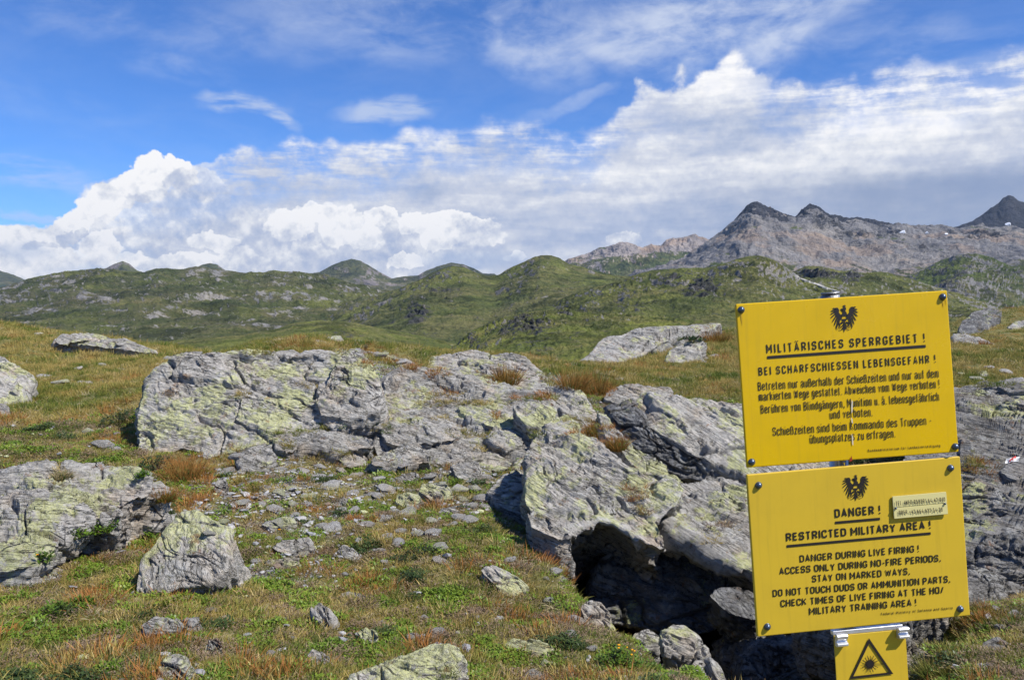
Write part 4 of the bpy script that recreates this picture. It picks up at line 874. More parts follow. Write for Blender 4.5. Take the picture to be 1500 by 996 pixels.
# grey mountain, main mass
main = [(4300, [(880, 420), (930, 402), (960, 396), (1000, 382), (1022, 370), (1038, 357), (1056, 342), (1070, 330), (1084, 318), (1096, 306), (1108, 303), (1126, 309), (1150, 318), (1166, 322), (1180, 309), (1190, 306), (1204, 312), (1224, 322), (1250, 325), (1280, 327), (1310, 333), (1350, 333), (1390, 338), (1430, 334), (1480, 336), (1560, 344), (1650, 350)]),
        (3900, [(880, 425), (960, 402), (1020, 380), (1060, 356), (1100, 328), (1180, 338), (1260, 348), (1350, 352), (1430, 352), (1560, 360), (1650, 366)]),
        (3300, [(880, 430), (1000, 404), (1100, 384), (1200, 392), (1300, 400), (1400, 396), (1500, 384), (1650, 392)]),
        (2700, [(880, 450), (1100, 440), (1300, 450), (1500, 440), (1650, 450)])]
ridge('mountain', 870, X1, main, H_M1, 620, 110, 14, 80, 6, crest_amp=2.2, gully=0.8, rough=1.0, crag=[(1270, 352, 44, 12, 0.9), (1210, 334, 40, 10, 0.9), (1120, 314, 34, 8, 0.9), (1400, 395, 60, 14, .6), (1090, 345, 26, 10, .5), (1430, 350, 60, 8, .7), (1340, 372, 40, 8, .6)], band=[(0.66, 1.1, -0.45)])
# dark summit crest laid along the top
ridge('mountain_summit', 1070, 1350, [(4250, [(1070, 332), (1084, 316), (1094, 304), (1106, 298), (1120, 304), (1136, 310), (1154, 318), (1164, 321), (1174, 310), (1186, 301), (1198, 306), (1216, 317), (1236, 321), (1256, 321), (1282, 325), (1300, 331), (1350, 336)]),
      (4060, [(1070, 336), (1090, 322), (1106, 314), (1130, 322), (1160, 330), (1186, 326), (1210, 338), (1250, 350), (1280, 344), (1320, 346), (1350, 346)]), (3950, [(1070, 352), (1110, 345), (1160, 350), (1210, 352), (1250, 362), (1300, 360), (1350, 362)])], H_M1T, 300, 34, 7, 26, 7, crest_amp=3.2, gully=0.8)
# green-grey cliffs at the right edge
H_M3 = hill_material('green_crag_slope', 2600, grass=(0.075, 0.105, 0.03), rock=(0.19, 0.185, 0.18), rock2=(0.09, 0.09, 0.095), speck=0.35, bias=0.06, scree=0.7)
ridge('hill', 1290, X1, [(2700, [(1290, 440), (1330, 412), (1356, 396), (1376, 384), (1402, 377), (1430, 374), (1452, 380), (1480, 392), (1510, 398), (1560, 402), (1650, 404)]), (2400, [(1290, 445), (1400, 400), (1500, 416), (1650, 420)]), (1900, [(1290, 480), (1650, 480)])], H_M3, 340, 80, 12, 46, 8, crest_amp=2.5, gully=0.75, rough=1.4, crag=[(1390, 410, 30, 22, .5), (1460, 405, 40, 14, .45)])
# left: the long slope
H_L = hill_material('left_slope', 2600, grass=(0.080, 0.098, 0.030), grass2=(0.125, 0.115, 0.055), rock=(0.23, 0.22, 0.205), speck=0.5, bias=0.02, scree=1.1)
ridge('hill', X0, 660, [(3300, [(-150, 470), (-60, 440), (0, 424), (40, 411), (80, 402), (110, 398), (150, 396), (190, 400), (212, 401), (228, 396), (244, 395), (264, 397), (286, 392), (300, 393), (330, 398), (362, 402), (386, 401), (400, 398), (414, 400), (440, 400), (468, 404), (500, 412), (540, 424), (600, 434), (660, 446)]),
      (2700, [(-150, 480), (0, 446), (150, 424), (300, 424), (450, 430), (660, 456)]), (2000, [(-150, 500), (0, 480), (300, 476), (660, 480)]), (1300, [(-150, 560), (660, 560)])], H_L, 560, 100, 15, 80, 10, crest_amp=2.0, gully=0.75, rough=1.1, rot=30, crag=[(85, 436, 26, 8, .5), (140, 412, 16, 6, .5), (470, 424, 30, 8, .4)])
# centre: green hill with two tops
H_C = hill_material('centre_hill', 1700, grass=(0.090, 0.112, 0.034), grass2=(0.155, 0.148, 0.058), rock=(0.20, 0.19, 0.175), speck=0.25, bias=-0.10, scree=0.45)
ridge('hill', 470, 1130, [(2200, [(470, 470), (520, 444), (560, 430), (590, 422), (612, 412), (630, 402), (648, 394), (664, 390), (680, 392), (696, 400), (714, 405), (730, 404), (744, 395), (762, 387), (780, 379), (792, 375), (808, 375), (820, 379), (832, 387), (850, 393), (872, 400), (900, 404), (940, 406), (1000, 400), (1060, 410), (1130, 420)]),
      (1900, [(470, 480), (600, 436), (680, 416), (725, 424), (790, 402), (860, 414), (1000, 420), (1130, 430)]), (1450, [(470, 500), (620, 464), (720, 462), (800, 440), (900, 440), (1130, 450)]), (900, [(470, 560), (720, 545), (1130, 550)])], H_C, 460, 110, 13, 80, 12, crest_amp=1.0, gully=0.6, rough=1.0, rot=-24,
      crag=[(612, 462, 18, 18, 1.3), (590, 455, 10, 8, .5), (655, 432, 24, 8, .6), (520, 485, 24, 8, .6), (820, 430, 20, 12, .4), (700, 470, 12, 8, .4), (880, 452, 26, 7, .6), (750, 440, 14, 6, .5), (570, 470, 14, 6, .5), (905, 432, 20, 6, .6), (660, 470, 12, 8, .5)])
# right of centre: knolls with crags, the track
H_K = hill_material('knolls', 1200, grass=(0.092, 0.112, 0.032), grass2=(0.165, 0.155, 0.055), rock=(0.21, 0.20, 0.185), speck=0.35, bias=-0.02, scree=0.6)
ridge('hill', 1120, 1480, [(1750, [(1120, 430), (1150, 404), (1168, 396), (1184, 391), (1205, 393), (1230, 398), (1262, 402), (1290, 400), (1310, 404), (1340, 412), (1365, 420), (1400, 432), (1440, 446), (1480, 460)]), (1500, [(1120, 440), (1200, 414), (1290, 420), (1480, 470)]), (1100, [(1120, 480), (1480, 500)])], H_K, 320, 70, 10, 46, 14, crest_amp=2.2, gully=0.6,
      crag=[(1195, 406, 34, 9, 1.5), (1245, 410, 22, 8, .9)])
knl = [(1400, [(780, 470), (820, 440), (850, 428), (880, 420), (905, 414), (930, 404), (952, 398), (975, 396), (1000, 394), (1020, 394), (1040, 393), (1060, 388), (1078, 381), (1096, 377), (1112, 376), (1128, 380), (1144, 388), (1158, 398), (1172, 408), (1200, 420), (1240, 432), (1300, 440), (1400, 452)]),
       (1250, [(780, 480), (860, 446), (960, 424), (1040, 416), (1110, 404), (1200, 436), (1400, 460)]), (950, [(780, 500), (900, 466), (1040, 452), (1200, 462), (1400, 470)]), (520, [(780, 540), (1040, 505), (1400, 510)])]
ridge('hill', 780, 1420, knl, H_K, 460, 100, 13, 62, 15, crest_amp=1.8, gully=0.6, rough=1.2, crag=[(1024, 424, 26, 16, 1.5), (985, 410, 24, 8, .75), (922, 452, 22, 12, .9), (1115, 398, 14, 8, .4), (1150, 432, 20, 8, .5)])
H_N = hill_material('near_crags', 700, grass=(0.105, 0.132, 0.032), grass2=(0.17, 0.16, 0.058), rock=(0.22, 0.21, 0.195), speck=0.3, bias=-0.10, scree=0.4)
ridge('hill', 560, 1180, [(800, [(560, 560), (640, 530), (670, 505), (690, 488), (715, 474), (745, 464), (775, 458), (800, 456), (830, 457), (860, 460), (900, 460), (950, 462), (1000, 468), (1060, 474), (1180, 480)]), (620, [(560, 570), (690, 510), (760, 480), (830, 474), (940, 478), (1060, 486), (1180, 490)]), (330, [(560, 600), (680, 555), (860, 530), (1000, 520), (1180, 520)])], H_N, 400, 100, 10, 46, 17, crest_amp=2.0, gully=0.5, rough=1.8,
      crag=[(772, 478, 34, 12, 1.5), (740, 492, 16, 8, .8), (778, 500, 22, 6, .8), (690, 500, 12, 10, .9), (826, 462, 14, 6, .9), (720, 480, 16, 7, .9), (780, 512, 20, 5, .7), (850, 492, 14, 5, .6), (880, 506, 14, 4, .5), (655, 512, 14, 8, .8)])
ridge('hill', X0, 720, [(900, [(-150, 520), (100, 505), (250, 500), (350, 492), (400, 484), (430, 474), (470, 470), (520, 474), (560, 482), (600, 490), (650, 500), (720, 520)]), (700, [(-150, 540), (250, 515), (430, 492), (520, 492), (720, 530)]), (400, [(-150, 580), (720, 570)])], H_N, 420, 60, 6, 40, 19, crest_amp=1.4, gully=0.3, crag=[(440, 500, 20, 6, .6), (505, 490, 26, 7, .6)])
# valley floor under everything
va = np.radians(np.arange(0, 361, 4)); vr = np.array([180, 400, 900, 2000, 5000, 12000, 26000.0])
VR, VA = np.meshgrid(vr, va, indexing='ij'); vz = -46 - 0.035 * np.minimum(VR, 2500) + fbm(np.stack([VR * np.sin(VA), VR * np.cos(VA), VR * 0], -1).reshape(-1, 3) * 0.002, 3, 77).reshape(VR.shape) * 12
val = mesh_np('valley', np.stack([(VR * np.sin(VA)), (VR * np.cos(VA)), vz], -1).reshape(-1, 3), grid_faces(len(vr), len(va)), H_N, True, attrs={'band': np.zeros(VR.size), 'crag': np.zeros(VR.size)})
if val.data.polygons[10].normal.z < 0: val.data.flip_normals()
tag(val, kind='structure')
# the gravel track on the knoll, draped over the hill by casting rays
TRACK = plain('track_gravel', (0.42, 0.40, 0.36), 0.95, var=0.15, vs=0.3)
SNOW = plain('old_snow', (0.85, 0.87, 0.9), 0.6)
bpy.context.view_layer.update(); DG = bpy.context.evaluated_depsgraph_get()
def cast(px, py):
    d = Vector(unproj(px, py)).normalized()
    ok, loc, nor, idx, ob, mt = S.ray_cast(DG, Vector((0, 0, EYE)), d); return (loc, nor, ob) if ok else (None, None, None)
def drape(name, pts, width, mat, lift=1.5):
    L = []
    for i in range(len(pts) - 1):
        for k in range(8):
            f = k / 8; L.append(cast(pts[i][0] * (1 - f) + pts[i + 1][0] * f, pts[i][1] * (1 - f) + pts[i + 1][1] * f)[0])
    L = [p for p in L if p is not None]
    bm = bmesh.new(); pr = None
    for i, p in enumerate(L):
        dirv = (L[min(i + 1, len(L) - 1)] - L[max(i - 1, 0)]); sd = Vector((dirv.y, -dirv.x, 0)).normalized() * width * 0.5
        up = Vector((0, 0, lift)); a = bm.verts.new(p + sd + up); b = bm.verts.new(p - sd + up); c = bm.verts.new(p - sd - up * 3); e = bm.verts.new(p + sd - up * 3)
        if pr: bm.faces.new((pr[0], a, b, pr[1])); bm.faces.new((pr[1], b, c, pr[2])); bm.faces.new((pr[3], e, a, pr[0]))
        pr = (a, b, c, e)
    return tag(bm_obj(name, bm, mat), kind='structure')
drape('path', [(1162, 401), (1170, 408), (1184, 413), (1196, 417), (1208, 422), (1222, 426), (1232, 429)], 6.0, TRACK)
def patch(name, c, rx, ry, mat, n=14):
    p, nr_, _ = cast(*c)
    if p is None: return
    m1 = p.y / F; bm = bmesh.new(); vs = []
    z = nr_; x = Vector((1, 0, 0)); x = (x - z * x.dot(z)).normalized(); y = z.cross(x)
    for k in range(n):
        a = 2 * math.pi * k / n; q = RS.uniform(0.75, 1.15); vs.append(bm.verts.new(p + x * math.cos(a) * rx * q * m1 + y * math.sin(a) * ry * q * m1 * 2 + z * 6))
    bm.faces.new(vs); r = bmesh.ops.extrude_face_region(bm, geom=bm.faces[:]); 
    for v in [g for g in r['geom'] if isinstance(g, bmesh.types.BMVert)]: v.co -= z * 18
    bmesh.ops.recalc_face_normals(bm, faces=bm.faces)
    return tag(bm_obj(name, bm, mat), kind='structure')
for c, rx, ry in (((1476, 329), 4, 1.3), ((1322, 341), 4, 1.2), ((1358, 342), 2, 1), ((1386, 344), 2, .8)): patch('snow_patch', c, rx, ry, SNOW)
print('hills', time.time() - T0)
# ------------------------------------------------------------------ turf, herbs, gravel
def strips(blades):
    """blades: list of (base, dir, bend, length, width, seg) -> verts, faces, blade id, height 0..1"""
    V, Fc, ID, UP = [], [], [], []
    for (b, d, bend, L, w, seg, rid) in blades:
        side = d.cross(Vector((0, 0, 1)));
        if side.length < 1e-4: side = Vector((1, 0, 0))
        a = RV.uniform(0, math.pi); side = side.normalized() * math.cos(a) + side.normalized().cross(d).normalized() * math.sin(a)
        p = b.copy(); dv = d.normalized(); k0 = len(V)
        for i in range(seg + 1):
            t = i / seg; ww = w * (1 - t ** 1.6) * 0.5
            if i < seg: V.append(p - side * ww); V.append(p + side * ww); ID += [rid, rid]; UP += [t, t]
            else: V.append(p.copy()); ID.append(rid); UP.append(1)
            dv = (dv + bend * (1.0 / seg)).normalized(); p = p + dv * (L / seg)
        for i in range(seg - 1): Fc.append((k0 + 2 * i, k0 + 2 * i + 1, k0 + 2 * i + 3)); Fc.append((k0 + 2 * i, k0 + 2 * i + 3, k0 + 2 * i + 2))
        Fc.append((k0 + 2 * seg - 2, k0 + 2 * seg - 1, k0 + 2 * seg))
    return V, Fc, ID, UP
RV = random.Random(11)
def tuft_mesh(name, n, rad, h, w, lean, mat, droop=0.6, seg=3, flat=0.0):
    bl = []
    for i in range(n):
        a = RV.uniform(0, 2 * math.pi); r = rad * math.sqrt(RV.random()); b = Vector((r * math.cos(a), r * math.sin(a), -0.006))
        q = RV.uniform(0, 2 * math.pi); ln = lean * RV.uniform(0.2, 1.2)
        d = Vector((math.cos(a) * r / rad * ln + 0.35 * ln * math.cos(q), math.sin(a) * r / rad * ln + 0.35 * ln * math.sin(q), 1 - flat * RV.random()))
        bend = Vector((d.x, d.y, 0)) * droop + Vector((RV.uniform(-.3, .3), RV.uniform(-.3, .3), -droop * 0.6 * RV.random()))
        bl.append((b, d, bend, h * RV.uniform(0.45, 1.15), w * RV.uniform(0.7, 1.3), seg, RV.random()))
    V, Fc, ID, UP = strips(bl)
    return raw(name, V, Fc, mat, ID, UP)
def raw(name, V, Fc, mat, ID, UP, smooth=False):
    me = bpy.data.meshes.new(name); me.from_pydata([tuple(v) for v in V], [], Fc); me.materials.append(mat)
    for nm, vals in (('blade', ID), ('up', UP)):
        at_ = me.attributes.new(nm, 'FLOAT', 'POINT'); at_.data.foreach_set('value', np.array(vals, np.float32))
    return me
def leaf_mesh(name, n, rad, h, L, w, mat, whorl=False, stems=0):
    V, Fc, ID, UP = [], [], [], []
    tops = [(rad * math.sqrt(RV.random()), RV.uniform(0, 6.283), RV.random()) for _ in range(stems)] if stems else None
    for i in range(n):
        if tops:
            r, a, hh = tops[i % stems]; c = Vector((r * math.cos(a), r * math.sin(a), h * (0.45 + 0.55 * hh) * (1 - 0.5 * (r / rad) ** 2))); c.z *= RV.uniform(0.55, 1.0)
            c += Vector((RV.gauss(0, L * .35), RV.gauss(0, L * .35), 0))
        else:
            a = RV.uniform(0, 6.283); r = rad * math.sqrt(RV.random()); c = Vector((r * math.cos(a), r * math.sin(a), h * RV.random() * (1 - 0.6 * (r / rad) ** 2)))
        q = RV.uniform(0, 6.283); d = Vector((math.cos(q), math.sin(q), RV.uniform(0.1, 1.1))).normalized(); s = d.cross(Vector((0, 0, 1))).normalized(); u = s.cross(d)
        l = L * RV.uniform(0.6, 1.2); ww = w * RV.uniform(0.7, 1.2) * 0.5; k = len(V); rid = RV.random()
        V += [c, c + d * l * .35 + s * ww, c + d * l * .35 - s * ww, c + d * l * .72 + s * ww * .8 - u * l * .03, c + d * l * .72 - s * ww * .8 - u * l * .03, c + d * l - u * l * .1]
        Fc += [(k, k + 1, k + 2), (k + 1, k + 3, k + 4, k + 2), (k + 3, k + 5, k + 4)]; ID += [rid] * 6; UP += [c.z / max(h, .001) * .5] * 6
    return raw(name, V, Fc, mat, ID, UP)
def pebble_mesh(name, mat, sub=1):
    bm = bmesh.new(); bmesh.ops.create_icosphere(bm, subdivisions=sub, radius=0.5); s = RV.uniform(0, 99)
    for v in bm.verts:
        v.co.x *= RV.uniform(.75, 1.15); v.co.y *= RV.uniform(.75, 1.15); v.co.z *= 0.45 * RV.uniform(.7, 1.2)
    me = bpy.data.meshes.new(name); bm.to_mesh(me); bm.free(); me.materials.append(mat); return me
PM = []
for nm, c in (('pebble_pale', (0.38, 0.37, 0.36)), ('pebble_grey', (0.27, 0.27, 0.28)), ('pebble_brown', (0.20, 0.15, 0.11)), ('pebble_lichen', (0.42, 0.43, 0.24))):
    PM.append(plain(nm, c, 0.9, var=0.35, vs=6, bump=.4))
def proto_col(name, meshes):
    c = bpy.data.collections.new(name)
    for i, me in enumerate(meshes):
        o = bpy.data.objects.new('%s_%02d' % (name, i), me); c.objects.link(o)
    return c
def scatter(name, pts, rots, scl, idx, tint, col, label=None):
    """one object of uncountable small things: instances of the meshes in col on points"""
    me = bpy.data.meshes.new(name); me.vertices.add(len(pts)); me.vertices.foreach_set('co', np.asarray(pts, np.float32).ravel())
    a = me.attributes.new('rot', 'FLOAT_VECTOR', 'POINT'); a.data.foreach_set('vector', np.asarray(rots, np.float32).ravel())
    a = me.attributes.new('scl', 'FLOAT_VECTOR', 'POINT'); a.data.foreach_set('vector', np.asarray(scl, np.float32).ravel())
    a = me.attributes.new('idx', 'INT', 'POINT'); a.data.foreach_set('value', np.asarray(idx, np.int32))
    a = me.attributes.new('tint', 'FLOAT', 'POINT'); a.data.foreach_set('value', np.asarray(tint, np.float32))
    o = bpy.data.objects.new(name, me); COL.objects.link(o); tag(o, kind='stuff')
    g = bpy.data.node_groups.new(name + '_nodes', 'GeometryNodeTree')
    g.interface.new_socket('Geometry', in_out='INPUT', socket_type='NodeSocketGeometry'); g.interface.new_socket('Geometry', in_out='OUTPUT', socket_type='NodeSocketGeometry')
    gi = g.nodes.new('NodeGroupInput'); go = g.nodes.new('NodeGroupOutput'); ip = g.nodes.new('GeometryNodeInstanceOnPoints'); ci = g.nodes.new('GeometryNodeCollectionInfo')
    ci.inputs['Collection'].default_value = col; ci.inputs['Separate Children'].default_value = True; ci.inputs['Reset Children'].default_value = True
    def attr(nm, t):
        n_ = g.nodes.new('GeometryNodeInputNamedAttribute'); n_.data_type = t; n_.inputs[0].default_value = nm; return n_.outputs['Attribute']
    L = g.links.new
    L(gi.outputs[0], ip.inputs['Points']); L(ci.outputs[0], ip.inputs['Instance']); ip.inputs['Pick Instance'].default_value = True
    L(attr('idx', 'INT'), ip.inputs['Instance Index']); L(attr('scl', 'FLOAT_VECTOR'), ip.inputs['Scale'])
    er = g.nodes.new('FunctionNodeEulerToRotation'); L(attr('rot', 'FLOAT_VECTOR'), er.inputs[0]); L(er.outputs[0], ip.inputs['Rotation'])
    L(ip.outputs[0], go.inputs[0])
    md = o.modifiers.new('scatter', 'NODES'); md.node_group = g
    return o
NPV = 4
TM = []
for i in range(NPV): TM.append(tuft_mesh('a%d' % i, 50, 0.047, 0.033, 0.0032, 0.9, G_GREEN, 0.7))      # 0
for i in range(NPV): TM.append(tuft_mesh('b%d' % i, 50, 0.047, 0.036, 0.0030, 1.1, G_OLIVE, 0.8))      # 1
for i in range(NPV): TM.append(tuft_mesh('c%d' % i, 46, 0.045, 0.042, 0.0028, 1.2, G_OCHRE, 0.8))      # 2
for i in range(NPV): TM.append(tuft_mesh('d%d' % i, 50, 0.042, 0.055, 0.0028, 0.9, G_RUST, 0.7))       # 3
for i in range(NPV): TM.append(tuft_mesh('e%d' % i, 34, 0.050, 0.040, 0.0030, 2.2, G_STRAW, 0.9, flat=0.6))   # 4
for i in range(NPV): TM.append(leaf_mesh('f%d' % i, 55, 0.05, 0.022, 0.016, 0.009, L_GREEN))            # 5
for i in range(NPV): TM.append(leaf_mesh('g%d' % i, 60, 0.05, 0.030, 0.012, 0.005, L_BROWN))            # 6
for i in range(NPV): TM.append(leaf_mesh('h%d' % i, 60, 0.05, 0.035, 0.018, 0.008, L_DARK))             # 7
turf_col = proto_col('turf_plants', TM)
rg = np.random.default_rng(5)
def in_rocks(x, y, shrink=1.0):
    m = np.zeros(len(x), bool)
    for poly, n, c0, dep in CARVE:
        c = poly.mean(0); P_ = c + (poly - c) * shrink; b0, b1 = P_.min(0), P_.max(0)
        ii = np.nonzero((x > b0[0]) & (x < b1[0]) & (y > b0[1]) & (y < b1[1]))[0]
        if len(ii): m[ii] |= inside(x[ii], y[ii], P_)
    return m
def sample_zone(n, r0, r1, half=37):
    r = np.sqrt(rg.uniform(r0 * r0, r1 * r1, n)); a = np.radians(rg.uniform(-half, half, n)); return r * np.sin(a), r * np.cos(a)
XS, YS, SC = [], [], []
for n_, r0, r1, sc in ((6500, 2.7, 4.2, 0.95), (13000, 4.2, 6.5, 1.05), (20000, 6.5, 10.5, 1.25), (20000, 10.5, 18, 1.8), (15000, 18, 34, 2.9), (6500, 34, 62, 5.0)):
    x, y = sample_zone(n_, r0, r1); XS.append(x); YS.append(y); SC.append(np.full(n_, sc))
tx, ty, ts = np.concatenate(XS), np.concatenate(YS), np.concatenate(SC)
gul = gully_mask(tx, ty); gra = gravel_mask(tx, ty)
P2 = np.stack([tx, ty, tx * 0], -1)
bed = bed_mask(tx, ty)
keep = ~in_rocks(tx, ty, 1.0) & (gul < 0.5) & (rg.random(len(tx)) > gra * 0.72) & (rg.random(len(tx)) > bed * 0.45)
keep &= (fbm(P2 * 3.3, 3, 61) > -0.52) | (rg.random(len(tx)) < 0.35)
tx, ty, ts, P2, gra = tx[keep], ty[keep], ts[keep], P2[keep], gra[keep]
tz = ground_z(tx, ty); r_ = np.hypot(tx, ty)
na = fbm(P2 * 0.75, 3, 31); nb_ = fbm(P2 * 1.9, 3, 32); nc_ = fbm(P2 * 4.0, 3, 33)
kind = np.full(len(tx), 1); u = rg.random(len(tx))
far_ = sstep(r_, 9, 20); leftm = sstep(-tx / np.maximum(r_, 1), 0.05, 0.45) * sstep(r_, 7, 11)
gn = na + 0.5 * nb_ + (u - 0.5) * 0.55
kind = np.where(gn > 0.16, 0, np.where(gn > -0.20, 1, np.where(gn > -0.62, 2, 3)))
kind = np.where((r_ < 11) & (nc_ + (u - .5) * .5 > 0.24), 5, kind)
kind = np.where((r_ < 11) & (nc_ - nb_ * .4 + (rg.random(len(u)) - .5) * .8 < -0.30), 6, kind)
kind = np.where((r_ < 11) & (fbm(P2 * 2.6, 3, 36) > 0.42), 7, kind)
kind = np.where(rg.random(len(u)) < 0.20 * (1 - far_) + 0.04, 4, kind)
kind = np.where((far_ > 0.5) & (rg.random(len(u)) < 0.22), 2, kind)
kind = np.where((leftm > .3) & (kind == 3) & (rg.random(len(u)) < 0.6), 1, kind)
rz = rg.uniform(0, 6.283, len(tx)); rots = np.stack([rg.normal(0, .12, len(tx)), rg.normal(0, .12, len(tx)), rz], -1)
hv = rg.uniform(.7, 1.3, len(tx)) * (1 + 0.35 * sstep(r_, 6, 14))
sc3 = np.stack([ts * 1.05, ts * 1.05, ts * hv * np.where(r_ > 30, .6, 1)], -1)
TP = [np.stack([tx, ty, tz], -1)]; TR = [rots]; TSc = [sc3]; TI = [kind * NPV + rg.integers(0, NPV, len(tx))]; TT = [np.clip(0.5 + 0.35 * fbm(P2 * 2.2, 2, 40) + rg.normal(0, .15, len(tx)), 0, 1)]
# grass rooted on and between the rocks: (px, py, half width, half height, kinds, count)
patches = [(270, 690, 34, 10, (3, 2), 34), (430, 634, 34, 6, (0, 1), 40), (500, 628, 44, 5, (7, 0, 1), 50), (560, 622, 22, 8, (1, 0, 2), 34), (735, 552, 22, 8, (3, 1), 34), (480, 504, 90, 6, (2, 2, 3), 150), (400, 514, 60, 5, (2, 1), 60), (565, 528, 30, 8, (2, 3), 50),
           (252, 575, 12, 6, (6, 2), 16), (360, 575, 8, 3, (2,), 6), (450, 565, 10, 5, (2, 6), 10), (640, 590, 20, 4, (2, 1), 26), (655, 575, 26, 4, (2, 3), 30), (700, 590, 30, 4, (1, 2), 36), (800, 583, 40, 6, (0, 1, 3), 70), (640, 545, 14, 6, (2, 3), 18), (850, 600, 10, 6, (0,), 10),
           (870, 628, 22, 10, (3, 2, 1), 60), (900, 650, 14, 8, (3, 1), 26), (855, 560, 26, 10, (3, 2), 70), (890, 572, 10, 12, (3,), 26), (930, 720, 14, 16, (2, 6, 3), 36), (945, 745, 14, 8, (6, 2), 24), (1060, 770, 16, 6, (6, 2), 16), (1040, 790, 12, 5, (2,), 10), (690, 636, 30, 6, (2, 1), 34), (725, 612, 14, 6, (2, 3), 14),
           (790, 636, 14, 5, (1, 0), 12), (700, 655, 14, 5, (2, 1), 14), (650, 612, 16, 4, (2,), 12), (92, 688, 10, 8, (2, 4), 14), (85, 700, 8, 4, (2,), 8), (420, 652, 14, 5, (2, 1), 18), (480, 664, 30, 5, (2, 1), 34), (600, 540, 14, 6, (2, 3), 20), (350, 655, 12, 6, (2, 1), 12), (665, 975, 20, 6, (0, 1), 18),
           (1430, 680, 20, 14, (3, 2, 1), 60), (1440, 905, 40, 14, (0, 1, 3), 90), (1400, 940, 30, 20, (0, 1), 80), (1370, 985, 30, 14, (0, 2, 1), 80), (1045, 488, 22, 8, (3, 2), 40), (1000, 500, 30, 6, (1, 0), 40), (1480, 460, 40, 8, (1, 0, 2), 50), (1450, 560, 30, 6, (0, 1), 40), (840, 615, 20, 5, (1, 2), 20), (1180, 560, 90, 10, (1, 0), 40)]
pp = []
for (cx, cy, hw, hh, ks, n_) in patches:
    for _ in range(n_):
        loc, nor, ob = cast(RV.gauss(cx, hw * .55), RV.gauss(cy, hh * .55))
        if loc is None or nor.z < 0.30 or loc.y > 70: continue
        d = math.hypot(loc.x, loc.y); sc = 0.8 + 0.055 * d
        pp.append((loc.x, loc.y, loc.z - 0.008, sc * RV.uniform(.75, 1.15), RV.choice(ks), nor.x, nor.y))
# longer clumps that stand out of the short turf
for _ in range(520):
    r0 = math.exp(RV.uniform(math.log(3.1), math.log(13))); a0 = math.radians(RV.uniform(-34, 30)); cx, cy = r0 * math.sin(a0), r0 * math.cos(a0); kd = RV.choice((1, 1, 2, 3, 0, 2))
    if in_rocks(np.array([cx]), np.array([cy]))[0] or gully_mask(np.array([cx]), np.array([cy]))[0] > .3: continue
    for _k in range(RV.randint(3, 8)):
        qx, qy = cx + RV.gauss(0, .05 + .006 * r0), cy + RV.gauss(0, .04 + .006 * r0); z_ = float(ground_z([qx], [qy])[0]); pp.append((qx, qy, z_ - .006, RV.uniform(1.35, 2.1), kd, RV.gauss(0, .25), RV.gauss(0, .25)))
# turf growing up round the foot of every rock
for poly, n_, c0, dep in list(CARVE):
    c = poly.mean(0); d_ = math.hypot(*c)
    if d_ > 26 or c[1] < 2.8: continue
    per = np.linalg.norm(np.roll(poly, -1, 0) - poly, axis=1).sum(); k_ = int(min(260, per / 0.045 / (1 + d_ * .06)))
    for _ in range(k_):
        i = RV.randrange(len(poly)); f = RV.random(); q = poly[i] * (1 - f) + poly[(i + 1) % len(poly)] * f; q = c + (q - c) * (1 + RV.uniform(0.05, 0.09) + RV.uniform(0, .05) / max(.2, per / 6))
        if gully_mask(q[:1], q[1:])[0] > .3 or in_rocks(q[:1], q[1:])[0]: continue
        z_ = float(ground_z([q[0]], [q[1]])[0]); pp.append((q[0], q[1], z_ - .005, (0.85 + 0.05 * d_) * RV.uniform(.7, 1.25), RV.choice((0, 1, 1, 2, 2, 3, 6)), 0, 0))
# ragged turf in the pockets of the outcrop: only where the rock lies nearly flat
for _ in range(6500):
    px, py = RV.uniform(380, 1120), RV.uniform(505, 760)
    loc, nor, ob = cast(px, py)
    if loc is None or ob is None or not ob.name.startswith('rock') or nor.z < 0.84 or loc.y > 16: continue
    nv = fbm(np.array([[loc.x * 2.2, loc.y * 2.2, loc.z * 2.2]]), 3, 90)[0]
    if nv < 0.20: continue
    pp.append((loc.x, loc.y, loc.z - 0.012, (0.45 + 0.03 * loc.y) * RV.uniform(.7, 1.1), RV.choice((1, 2, 2, 6, 3)), nor.x, nor.y))
pp = np.array(pp)
TP.append(pp[:, :3]); TR.append(np.stack([-pp[:, 6] * .5, pp[:, 5] * .5, rg.uniform(0, 6.28, len(pp))], -1)); TSc.append(pp[:, 3:4] * np.ones((1, 3))); TI.append((pp[:, 4] * NPV + rg.integers(0, NPV, len(pp))).astype(int)); TT.append(rg.random(len(pp)))
scatter('turf', np.concatenate(TP), np.concatenate(TR), np.concatenate(TSc), np.concatenate(TI), np.concatenate(TT), turf_col)
# gravel
gx_, gy_ = [], []
xg, yg = sample_zone(52000, 3.2, 11, 34)
wg = np.maximum(gravel_mask(xg, yg), 0.05 + 0.10 * (fbm(np.stack([xg, yg, xg * 0], -1) * 1.7, 3, 71) > 0.25)); wg = np.maximum(wg, bed_mask(xg, yg) * .3)
kg = (rg.random(len(xg)) < wg * 0.75) & ~in_rocks(xg, yg, 1.0) & (gully_mask(xg, yg) < .7); xg, yg = xg[kg], yg[kg]
zg = ground_z(xg, yg); sg = np.exp(rg.normal(math.log(0.021), 0.55, len(xg))).clip(0.007, 0.075)
sgs = np.stack([sg * rg.uniform(.8, 1.6, len(xg)), sg * rg.uniform(.7, 1.1, len(xg)), sg * rg.uniform(.6, 1.2, len(xg))], -1)
peb = proto_col('gravel_stones', [pebble_mesh('p%d' % i, PM[(0, 0, 1, 0, 2, 1, 0, 3)[i]]) for i in range(8)])
